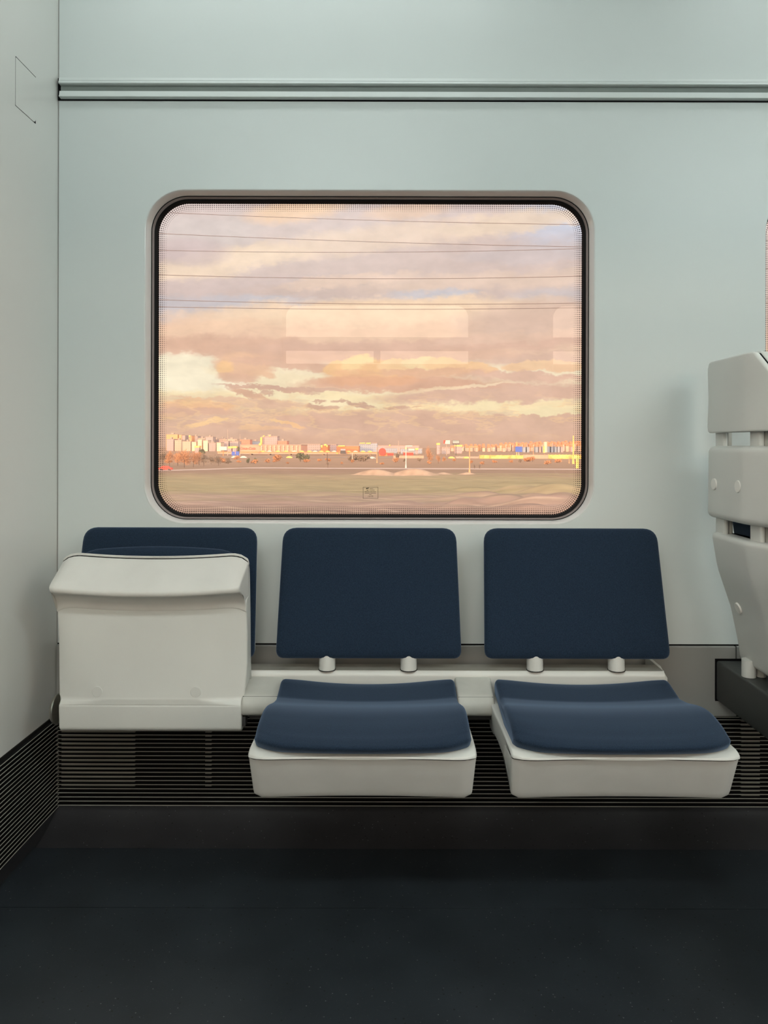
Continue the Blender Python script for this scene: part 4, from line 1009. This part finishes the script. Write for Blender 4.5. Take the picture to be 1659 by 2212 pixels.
for lab, x0, x1, yt, d, w, nm in (
    ('grey low block right of the warehouse', 651, 692, 960, 600, 'f_grey', 'office_block'),
    ('orange hall with bright yellow sun glints on its roof', 693, 708, 962, 560, 'orange', 'hall'),
    ('grey office right of the orange hall', 709, 726, 960.5, 620, 'f_mauve', 'office_block'),
    ('brick red hall under the yellow roof glints', 727, 775, 964, 560, 'roof_red', 'hall'),
    ('pale blue-grey hall with a row of lights along its roof', 776, 815, 957.5, 640, 'f_blue', 'hall'),
    ('blue-grey hall right of the red round sign', 832, 858, 968, 560, 'f_blue', 'hall'),
    ('long mauve hall behind the blue-grey ones', 816, 905, 963, 720, 'f_mauve', 'hall'),
    ('blue-grey low hall with a pink panel', 866, 912, 969, 545, 'f_blue', 'hall'),
    ('red low shop front right of the red round sign', 833, 850, 979, 420, 'redp', 'shop'),
    ('red low shop front beside the bushy tree', 872, 893, 978, 420, 'redp', 'shop'),
    ('grey hall between the orange bush and the billboard', 955, 972, 967, 520, 'f_grey', 'hall')):
    building(lab, x0, x1, yt, d, w, name=nm, deep=20, detail=False)
p = W(889, 971.5, 544); bm = bmesh.new(); box(bm, -3.5, 3.5, -.4, 0, -1.1, 1.1); hb = BLD['blue-grey low hall with a pink panel'][0]; obj('shop_panel', bm, 'white', hb, p - hb.location)
# round red sign hall
p = W(826, 980, 400); bm = bmesh.new(); cyl(bm, (0, 0, 0), (0, 1.0, 0), 2.0 * S, n=32); 
rs = thing('round_sign', 'round red sign beside the end of the elevated road', 'sign', (p.x, p.y, GZ))
obj('disc', bm, 'redp', rs, (0, 0, W(826, 976, 400).z - GZ)); bm = bmesh.new(); box(bm, -1.9 * S, 2.6 * S, 1.2, 3, 0, W(826, 978, 400).z - GZ); obj('plinth', bm, 'orange', rs, do_smooth=False)

# elevated road
yr, ybt = 974.6, 980.6
dv = 430
x0, x1 = W(470, yr, dv).x, W(815, yr, dv).x; zt, zb = W(640, yr + .5, dv).z, W(640, ybt, dv).z
vd = thing('elevated_road', 'long salmon elevated road on piers with cars on it', 'bridge', (x0, dv * S - D, GZ))
bm = bmesh.new(); box(bm, 0, x1 - x0, 0, 14, zb - GZ, zt - .7 - GZ); obj('deck', bm, 'salmon', vd, do_smooth=False)
bm = bmesh.new(); box(bm, 0, x1 - x0, -.25, .1, zt - 1.0 - GZ, zt - .35 - GZ); obj('parapet', bm, 'orange', vd, do_smooth=False)
for px in (500, 540, 580, 625, 660, 697, 765, 800):
    bm = bmesh.new(); box(bm, -.8, .8, 2, 11, 0, zb - GZ); obj('pier', bm, 'concrete', vd, (W(px, 980, dv).x - x0, 0, 0), do_smooth=False)
for px in (728.5, 752):
    bm = bmesh.new(); box(bm, -.68, .68, -.6, .2, 2, zb - GZ + .2); q = obj('pier', bm, 'yellow', vd, (W(px, 980, dv).x - x0, 0, 0), do_smooth=False); q['label'] = 'pier with sunlight painted in yellow'  # sunlit look of these piers put into the yellow colour
sg = thing('gantry_sign', 'dark road sign panel hanging on the elevated road', 'sign', W(741, 977, dv - 2))
bm = bmesh.new(); box(bm, -1.6 * S, 1.6 * S, 0, .3, -.9 * S, 1.0 * S); obj('panel', bm, 'darkp', sg, do_smooth=False)
bm = bmesh.new(); box(bm, -1.4 * S, 1.4 * S, .05, .2, 1.05 * S, 1.9 * S); obj('upper_panel', bm, 'f_blue', sg, do_smooth=False)

# cars
def car_mesh(m):
    bm = bmesh.new()
    prof = fillet([(-2.1, .25, .1), (-2.15, .85, .2), (-1.5, .95, .2), (-.9, 1.45, .3), (.7, 1.48, .3), (1.35, .98, .2), (2.1, .82, .25), (2.15, .25, .1)], 3)
    extrude_poly(bm, prof, 'y', -.85, .85)
    me = bpy.data.meshes.new('car'); bmesh.ops.recalc_face_normals(bm, faces=bm.faces); bm.to_mesh(me); bm.free(); me.materials.append(M[m]); return me
def wheels(par):
    for x in (-1.3, 1.3):
        bm = bmesh.new(); cyl(bm, (x, -.9, .32), (x, .9, .32), .32, n=16); obj('wheel', bm, 'darkp', par)
cm = {k: car_mesh(k) for k in ('white', 'redp', 'sun_gold', 'darkp')}
def car(px, d, z, k, label, group=None, wh=True):
    p = W(px, 980, d); o = bpy.data.objects.new('car', cm[k]); COL.objects.link(o); o.location = (p.x, p.y, z); tag(o, label, 'car', group)
    if wh: wheels(o)
    return o
car(358, gd(1017.5), GZ + .05, 'redp', 'red car on the gravel path at the left edge of the window')
for i, px in enumerate((567, 582, 600, 618, 636, 652, 668, 681, 694, 708, 722, 738, 753, 768, 784, 799)):
    car(px, dv + 1.2, zt - .7, 'sun_gold' if i % 3 != 1 else 'white', 'small sunlit car driving along the elevated road', 'cars on the elevated road', False)
car(804, 300, GZ + .02, 'white', 'white car parked at the foot of the elevated road')
for px, k, l in ((507, 'white', 'white car below the blue road signs'), (526, 'white', 'white car right of the blue road signs'), (625, 'sun_gold', 'golden sunlit car below the elevated road'), (657, 'white', 'pale car beside the green tree below the elevated road'), (975, 'sun_gold', 'golden car left of the tall billboard post'), (1007, 'sun_gold', 'golden car right of the tall billboard post')):
    car(px, 312, GZ + .02, k, l, None, False)

# sun glints made as golden boxes on the roofs
def glint(px, py, wd, ht, label):
    t, d = BLD[label]; p = W(px, py, d) - Vector((0, 1.0, 0)); wd *= S; ht *= S
    bm = bmesh.new(); box(bm, -wd / 2, wd / 2, -.3, 1.3, -ht / 2, ht / 2, min(wd, ht) * .2)
    obj('roof_glint', bm, 'sun_gold', t, p - t.location)['label'] = 'golden sun glint painted as a roof box'
for a in ((410, 942, 2.2, 2.0, 'small block topped by a golden glint on the left skyline'),
          (562, 960, 1.7, 1.7, 'long low salmon warehouse with red lettering'), (570, 942, 1.4, 1.2, 'big grey tower block with a yellow left edge'), (583, 941.6, 1.2, 1, 'big grey tower block with a yellow left edge'),
          (703, 961, 2.0, 1.3, 'orange hall with bright yellow sun glints on its roof'), (695, 964.5, 1.4, 1.9, 'orange hall with bright yellow sun glints on its roof'), (706.5, 964, 1, 1.6, 'orange hall with bright yellow sun glints on its roof'), (738, 963.4, 5.0, .9, 'brick red hall under the yellow roof glints'),
          (783, 957.3, 4.5, .8, 'pale blue-grey hall with a row of lights along its roof'), (796, 957.5, 4.0, 1.0, 'pale blue-grey hall with a row of lights along its roof'), (842, 962, 1.4, 1.2, 'long mauve hall behind the blue-grey ones'), (877, 968.5, 1.4, 1.3, 'blue-grey low hall with a pink panel')): glint(*a)
for lab, x0, x1, yt, d in (('low shed added to carry a golden sun glint left of the white billboard', 421, 430, 967, 500), ('low shed added to carry a golden sun glint above the left blue road sign', 492, 500, 968.5, 470), ('low shed added to carry a golden sun glint above the right blue road sign', 502, 510, 968, 470),
                           ('small golden-roofed shed added to carry a sun glint left of the orange bush', 898, 903, 972, 500), ('small golden-roofed shed added to carry a sun glint behind the orange bush', 944, 950, 961, 500), ('low golden-roofed shed added to carry a sun glint behind the tall billboard post', 983, 998, 964.5, 560)):
    building(lab, x0, x1, yt, d, 'f_mauve', 'sun_gold', deep=5, name='glint_shed', detail=False, rh=2.0)  # boxes added to carry painted sun glints where no building stood

# right-hand town: many small houses
random.seed(21)
hg = 'small houses on the right-hand hillside'
n = 0
protos = {}
for row, (pyb, py0, py1, d, x0, x1, cnt) in enumerate(((972, 961.5, 955.5, 1000, 1085, 1262, 24), (976, 964.5, 958.5, 900, 1000, 1262, 30), (980, 968, 963, 800, 975, 1262, 26))):
    for i in range(cnt):
        px = x0 + (x1 - x0) * (i + random.uniform(-.25, .25)) / (cnt - 1)
        f = (px - 1000) / 260
        py = py0 + (py1 - py0) * max(0, f) + random.uniform(-1.2, 1.2)
        wd = min(random.uniform(5.5, 9.5), (x1 - x0) / (cnt - 1) * .46) / 2; random.random()
        lab = 'small sunlit house with a clay roof on the right-hand hillside'
        building(lab, px - wd, px + wd, py, d + random.uniform(-30, 30), random.choice(['f_cream', 'f_peach', 'f_peach', 'f_orange', 'f_mauve']), 'roof_red', deep=8, group=hg, gable=True, name='house')
tg = 'pale tower slabs below the right-hand hillside'
for px in (1133, 1141, 1160, 1167, 1174, 1185, 1193, 1200, 1207, 1214):
    building('pale bluish tower slab below the houses of the right-hand hillside', px - 2.6, px + 2.6, random.uniform(964, 966.5), 700, random.choice(['f_blue', 'f_mauve', 'f_blue']), deep=8, group=tg, detail=False)
building('cream arched tower rising above the right-hand houses', 1176, 1181.5, 954.5, 690, 'f_cream', deep=5)
building('narrow golden tower below the right-hand houses', 1174.5, 1177, 965, 640, 'sun_gold', 'sun_gold', deep=3, detail=False)
def lowwall(px0, px1, py0, py1, d, m, label):
    a, b = W(px0, py0, d), W(px1, py1, d); bm = bmesh.new(); box(bm, a.x, b.x, a.y, a.y + .6, GZ, a.z)
    n = max(2, int((b.x - a.x) / 2.4))
    for i in range(n + 1):
        x = a.x + (b.x - a.x) * i / n; box(bm, x - .12, x + .12, a.y - .15, a.y + .1, GZ, a.z + random.uniform(.1, .45))
    tag(obj('boundary_wall', bm, m, do_smooth=False), label, 'wall')
lowwall(1036, 1130, 983.2, 990, 318, 'sun_gold', 'golden sunlit boundary wall right of the orange lamp post')
lowwall(1131, 1184, 982.5, 990, 318, 'salmon', 'paler boundary wall between the two golden ones')
lowwall(1185, 1262, 982.3, 990, 318, 'sun_gold', 'golden sunlit boundary wall at the right edge of the window')
lowwall(985, 1034, 986, 990, 322, 'concrete', 'low grey boundary wall left of the golden one')
lowwall(850, 915, 984, 990, 322, 'salmon', 'low salmon boundary wall left of the orange bush')
p = W(1247, 1003, 175); bm = bmesh.new(); box(bm, -.5, .5, -.2, .2, GZ - p.z, W(1247, 992, 175).z - p.z, .06); tag(obj('marker_post', bm, 'sun_gold', None, p), 'short golden marker post at the right edge of the window', 'post')

# signs
def sign(name, label, px0, px1, py0, py1, d, m, post='pole', pyb=None, extra=None):
    a, b = W(px0, py0, d), W(px1, py1, d); cx = (a.x + b.x) / 2
    t = thing(name, label, 'sign', (cx, a.y, GZ)); w = (b.x - a.x) / 2
    bm = bmesh.new(); box(bm, -w, w, -.15, .15, b.z - GZ, a.z - GZ); pn = obj('panel', bm, m, t, do_smooth=False)
    bm = bmesh.new(); cyl(bm, (0, .3, 0), (0, .3, a.z - GZ - .2), max(.2, w * .09), n=10); obj('post', bm, post, t)
    return t, w, a.z - GZ, b.z - GZ, pn
t, w, za, zb_, pn = sign('billboard', 'tall dark billboard on a thin post with pale stripes', 977.5, 992.5, 951, 960, 420, 'darkp', 'darkp')
for k, (f0, f1) in enumerate(((.12, .30), (.42, .60), (.68, .74))):
    h = za - zb_; bm = bmesh.new(); box(bm, -w * .92, w * .92, -.2, -.15, za - h * f1, za - h * f0); obj('stripe', bm, 'white', pn, do_smooth=False)
t, w, za, zb_, pn = sign('billboard', 'white billboard with a red corner left of the tall dark one', 958, 972, 951, 959, 430, 'white', 'concrete')
bm = bmesh.new(); extrude_poly(bm, [(-w, za), (-w * .3, za), (-w * .6, zb_ + .4), (-w * .1, zb_), (-w, zb_ + .2)], 'y', -.2, -.151); obj('red_patch', bm, 'redp', pn, do_smooth=False)
sign('billboard', 'white billboard on an orange post in front of the left blocks', 474, 490, 964.5, 972.5, 380, 'white', 'orange')
sign('road_sign', 'blue road sign, left one of the pair before the elevated road', 500.5, 507.5, 975.5, 984, 330, 'bluep')
sign('road_sign', 'blue road sign, right one of the pair before the elevated road', 509, 516.5, 975, 983.5, 330, 'bluep')
sign('road_sign', 'blue road sign below the right-hand houses', 1113.5, 1128, 964.5, 976.5, 340, 'bluep')

# lamp posts and poles
def lamp(label, px, pyt, pyb, m, r, arm=True, d=None):
    d = gd(pyb) if d is None else d
    a, b = W(px, pyt, d), W(px, pyb, d); t = thing('lamp_post', label, 'lamp post', (a.x, a.y, GZ)); h = a.z - GZ; r *= S * 1.15
    bm = bmesh.new(); cyl(bm, (0, 0, 0), (0, 0, h), r, r * .6, 10); obj('pole', bm, m, t)
    bm = bmesh.new(); cyl(bm, (0, 0, 0), (0, 0, h * .16), r * 1.7, r * 1.1, 10); obj('base', bm, m, t)
    if arm:
        bm = bmesh.new(); box(bm, -r, 2.4, -.12, .12, h - .15, h + .1); obj('arm', bm, m, t)
M['orange_pole'] = mat('orange_pole_paint', (.72, .34, .18, 1), .6)
lamp('white lamp post with a thick foot by the path', 877, 963, 1011, 'white', .11)
lamp('orange sunlit lamp post standing by the path', 1014.5, 965, 1021, 'orange_pole', .11)
lamp('orange lamp post at the end of the elevated road', 814.5, 966, 1000, 'orange_pole', .11, False)
lamp('pale lamp post near the boundary of the right-hand road', 1229.5, 984, 1000, 'orange_pole', .10, False)
lamp('golden lamp post at the right edge of the window', 1238.5, 941, 1001, 'sun_gold', .20, False)
lamp('golden mast above the right blue road sign', 1116.5, 954, 985, 'sun_gold', .16, False)
lamp('pale lamp post right of the right blue road sign', 1152, 965, 988, 'orange_pole', .16, False)
lamp('thin mast on the left skyline', 492, 927, 985, 'concrete', .14, False)
lamp('thin mast left of the low warehouse', 518.5, 938, 985, 'concrete', .14, False)
lamp('thin mast behind the halls, above the bushy tree', 861, 952, 985, 'concrete', .16, False)
lamp('thin dark lamp post left of the gantry sign', 707, 978, 1003, 'bark', .14, False)
lamp('thin pale lamp post right of the gantry sign', 761, 978, 998, 'pole', .12, False)

# trees
def tree(name, label, px, pyb, wpx, pyt, m, kind='bare', d=None, group=None, n=800):
    d = gd(pyb) if d is None else d
    b, t_ = W(px, pyb, d), W(px, pyt, d); hgt = t_.z - GZ; wd = wpx * d / F / 2
    t = thing(name, label, 'tree', (b.x, b.y, GZ), group)
    rnd = random.Random(int(px * 13 + pyb))
    bm = bmesh.new(); cyl(bm, (0, 0, -.3), (0, 0, hgt * .55), max(.12, wd * .06), max(.05, wd * .025), 8)
    for k in range(7):
        a = rnd.uniform(0, 6.28); z = hgt * rnd.uniform(.2, .5); q = wd * rnd.uniform(.4, .8)
        cyl(bm, (0, 0, z), (math.cos(a) * q, math.sin(a) * q, z + hgt * rnd.uniform(.2, .35)), wd * .025, wd * .008, 6)
    obj('trunk', bm, 'bark', t)
    bm = bmesh.new(); cs = [(rnd.uniform(-.55, .55), rnd.uniform(-.5, .5), rnd.uniform(.30, .76)) for _ in range(8)] + [(0, 0, .55)]
    for _ in range(n):
        cx, cy, cz = rnd.choice(cs)
        v = Vector((rnd.gauss(0, 1), rnd.gauss(0, 1), rnd.gauss(0, 1))).normalized() * rnd.random() ** .45
        p = Vector(((cx + v.x * .5) * wd, (cy + v.y * .5) * wd, min(.99, cz + v.z * .26) * hgt))
        s = wd * (.10 if kind == 'bare' else .16) * rnd.uniform(.6, 1.3)
        e = Euler((rnd.uniform(0, 6.28), rnd.uniform(0, 6.28), 0)).to_matrix()
        el = .25 if kind == 'bare' else .7
        q = [p + e @ Vector(c) * s for c in ((-1, -el, 0), (1, -el * .4, 0), (.8, el, 0), (-.7, el * .6, 0))]
        bm.faces.new([bm.verts.new(c) for c in q])
    obj('crown', bm, m, t, do_smooth=False); return t
for a in (('bare_tree', 'bare orange tree at the left edge of the window', 366, 1010, 44, 968, 'twig'), ('bare_tree', 'broad bare orange tree, brightest of the left trees', 398, 1011, 62, 966, 'twig'), ('bare_tree', 'bare orange tree right of the brightest left tree', 418, 1010, 40, 970, 'twig'),
          ('bare_tree', 'brown bare tree left of the red low roof', 440, 1008, 40, 978, 'twig_dark'), ('bare_tree', 'thin dark bare tree near the path left of the blue signs', 472, 1007, 36, 982, 'twig_dark'), ('bushy_tree', 'dark bushy tree below the blue road signs', 492, 1003, 26, 985, 'twig_dark'),
          ('bushy_tree', 'small dark shrub left of two right of the blue signs', 536, 1002, 14, 988, 'leaf', 'leaf'), ('bushy_tree', 'small dark shrub right of two right of the blue signs', 553, 1002, 14, 988, 'leaf', 'leaf'),
          ('bushy_tree', 'round green tree under the elevated road', 649, 998, 32, 978, 'leaf', 'leaf'), ('bushy_tree', 'second green tree just right of the round green one', 662, 997, 24, 981, 'leaf', 'leaf'),
          ('bushy_tree', 'dark hedge-like tree at the end of the elevated road', 785, 997, 46, 983, 'twig_dark', 'leaf'), ('bushy_tree', 'dark hedge-like tree just right of the gantry sign', 762, 997, 34, 984, 'twig_dark', 'leaf'),
          ('bushy_tree', 'brown bushy tree between the red shop fronts', 858, 994, 15, 977, 'twig_dark', 'leaf'), ('bushy_tree', 'tall orange bush in the middle of the view', 927, 1002, 34, 961, 'twig'), ('bushy_tree', 'low orange bush right of the tall orange bush', 947, 1001, 20, 978, 'twig'),
          ('bare_tree', 'small lone bare tree by the path in the middle', 708, 1011, 12, 994, 'twig_dark'), ('bare_tree', 'tiny dark bare tree right of the orange lamp post', 1025, 1012, 7, 1002, 'bark'), ('bare_tree', 'second tiny bare tree right of the orange lamp post', 1036, 1012, 7, 1002, 'bark'),
          ('bushy_tree', 'orange shrub below the golden light under the elevated road', 600, 997, 40, 983, 'twig', 'leaf'), ('bare_tree', 'orange bare tree below the blue road signs', 512, 994, 26, 984, 'twig'), ('bushy_tree', 'dark tree left of the white billboard', 436, 985, 26, 970, 'leaf', 'leaf'), ('bushy_tree', 'dark tree clump right of the white billboard', 516, 984, 12, 962, 'leaf', 'leaf'),
          ('bare_tree', 'bare orange tree between the two brightest left trees', 384, 1007, 50, 969, 'twig'), ('bare_tree', 'bare orange tree at the right end of the left thicket', 430, 1006, 44, 974, 'twig'), ('bare_tree', 'bare brown tree behind the red car', 352, 1005, 44, 972, 'twig_dark'),
          ('bare_tree', 'brown twiggy tree between the left thicket and the blue signs', 456, 1004, 40, 982, 'twig_dark'), ('bushy_tree', 'low orange bush left of the blue signs', 478, 1000, 30, 989, 'twig', 'leaf'),
          ('bushy_tree', 'long orange shrub before the right-hand boundary walls', 1140, 996, 30, 988, 'twig', 'leaf')):
    tree(*a)

rb = random.Random(4)
for k in range(34):
    px = 345 + 28 * k + rb.uniform(-9, 9); pyb = rb.uniform(996, 1004); h = rb.uniform(5, 11)
    tree('roadside_bush', 'low brownish roadside bush between the path and the road', px, pyb, rb.uniform(14, 30), pyb - h, rb.choice(['twig', 'twig_dark', 'twig']), 'leaf', None, 'roadside bushes beyond the path', 160)

# overhead wires beside the line
M['wire'].node_tree.nodes['Principled BSDF'].inputs['Base Color'].default_value = (.16, .13, .13, 1)
def wire(label, pts, d, r):
    (ax, ay), (bx, by), (cx, cy) = pts
    # parabola through three sightings, carried on past the window frame
    def f(x): return ay * (x - bx) * (x - cx) / ((ax - bx) * (ax - cx)) + by * (x - ax) * (x - cx) / ((bx - ax) * (bx - cx)) + cy * (x - ax) * (x - bx) / ((cx - ax) * (cx - bx))
    bm = bmesh.new(); N, n = 40, 8; loops = []
    for i in range(N + 1):
        x = -50 + 1750 * i / N; p = W0(x, f(x), d)
        loops.append([bm.verts.new(p + Vector((0, math.cos(2 * math.pi * k / n) * r, math.sin(2 * math.pi * k / n) * r))) for k in range(n)])
    for a, b in zip(loops, loops[1:]):
        for k in range(n): bm.faces.new((a[k], a[(k + 1) % n], b[(k + 1) % n], b[k]))
    bm.faces.new(loops[0]); bm.faces.new(loops[-1])
    tag(obj('overhead_wire', bm, 'wire', ang=80), label, 'wire', 'overhead wires outside the window')
wire('topmost overhead wire, sloping down to the right', ((388, 460.5), (740, 474), (1241, 485)), 9.0, .0032)
wire('second overhead wire from the top, sloping down to meet the third', ((357, 505), (760, 521), (1241, 533)), 9.0, .0034)
wire('third overhead wire from the top, sagging slightly in the middle', ((357, 541), (793, 545), (1241, 537.5)), 12.0, .0044)
wire('fourth overhead wire, alone between the upper and lower pairs', ((357, 594), (822, 602), (1241, 597)), 12.0, .0048)
wire('upper wire of the lowest pair of overhead wires', ((357, 648), (737, 656), (1241, 655)), 14.0, .0054)
wire('lowest overhead wire of all', ((357, 663), (793, 668), (1241, 665)), 14.0, .0054)


# ------------------------------------------------------------------ camera
cam = bpy.data.cameras.new('camera'); co = bpy.data.objects.new('camera', cam); COL.objects.link(co)
co.matrix_world = Matrix.Translation((0, -D, H)) @ Matrix.Rotation(math.pi / 2, 4, 'X') @ Matrix.Rotation(K, 4, 'Z')
cam.sensor_fit = 'VERTICAL'; cam.sensor_height = 36; cam.sensor_width = 27; cam.lens = 36 * F / 2212
cam.shift_x = (829.5 - CX) / 2212; cam.shift_y = (CY - 1106) / 2212
cam.clip_start = .02; cam.clip_end = 6000
SC.camera = co
SC.view_settings.view_transform = 'Standard'; SC.view_settings.look = 'None'
SC.view_settings.gamma = 1; SC.view_settings.exposure = 0.0; SC.view_settings.use_curve_mapping = False
SC.cycles.max_bounces = 8; SC.cycles.diffuse_bounces = 4; SC.cycles.glossy_bounces = 3; SC.cycles.transparent_max_bounces = 10
SC.cycles.use_adaptive_sampling = True; SC.cycles.adaptive_threshold = 0.02
SC.cycles.sample_clamp_indirect = 8
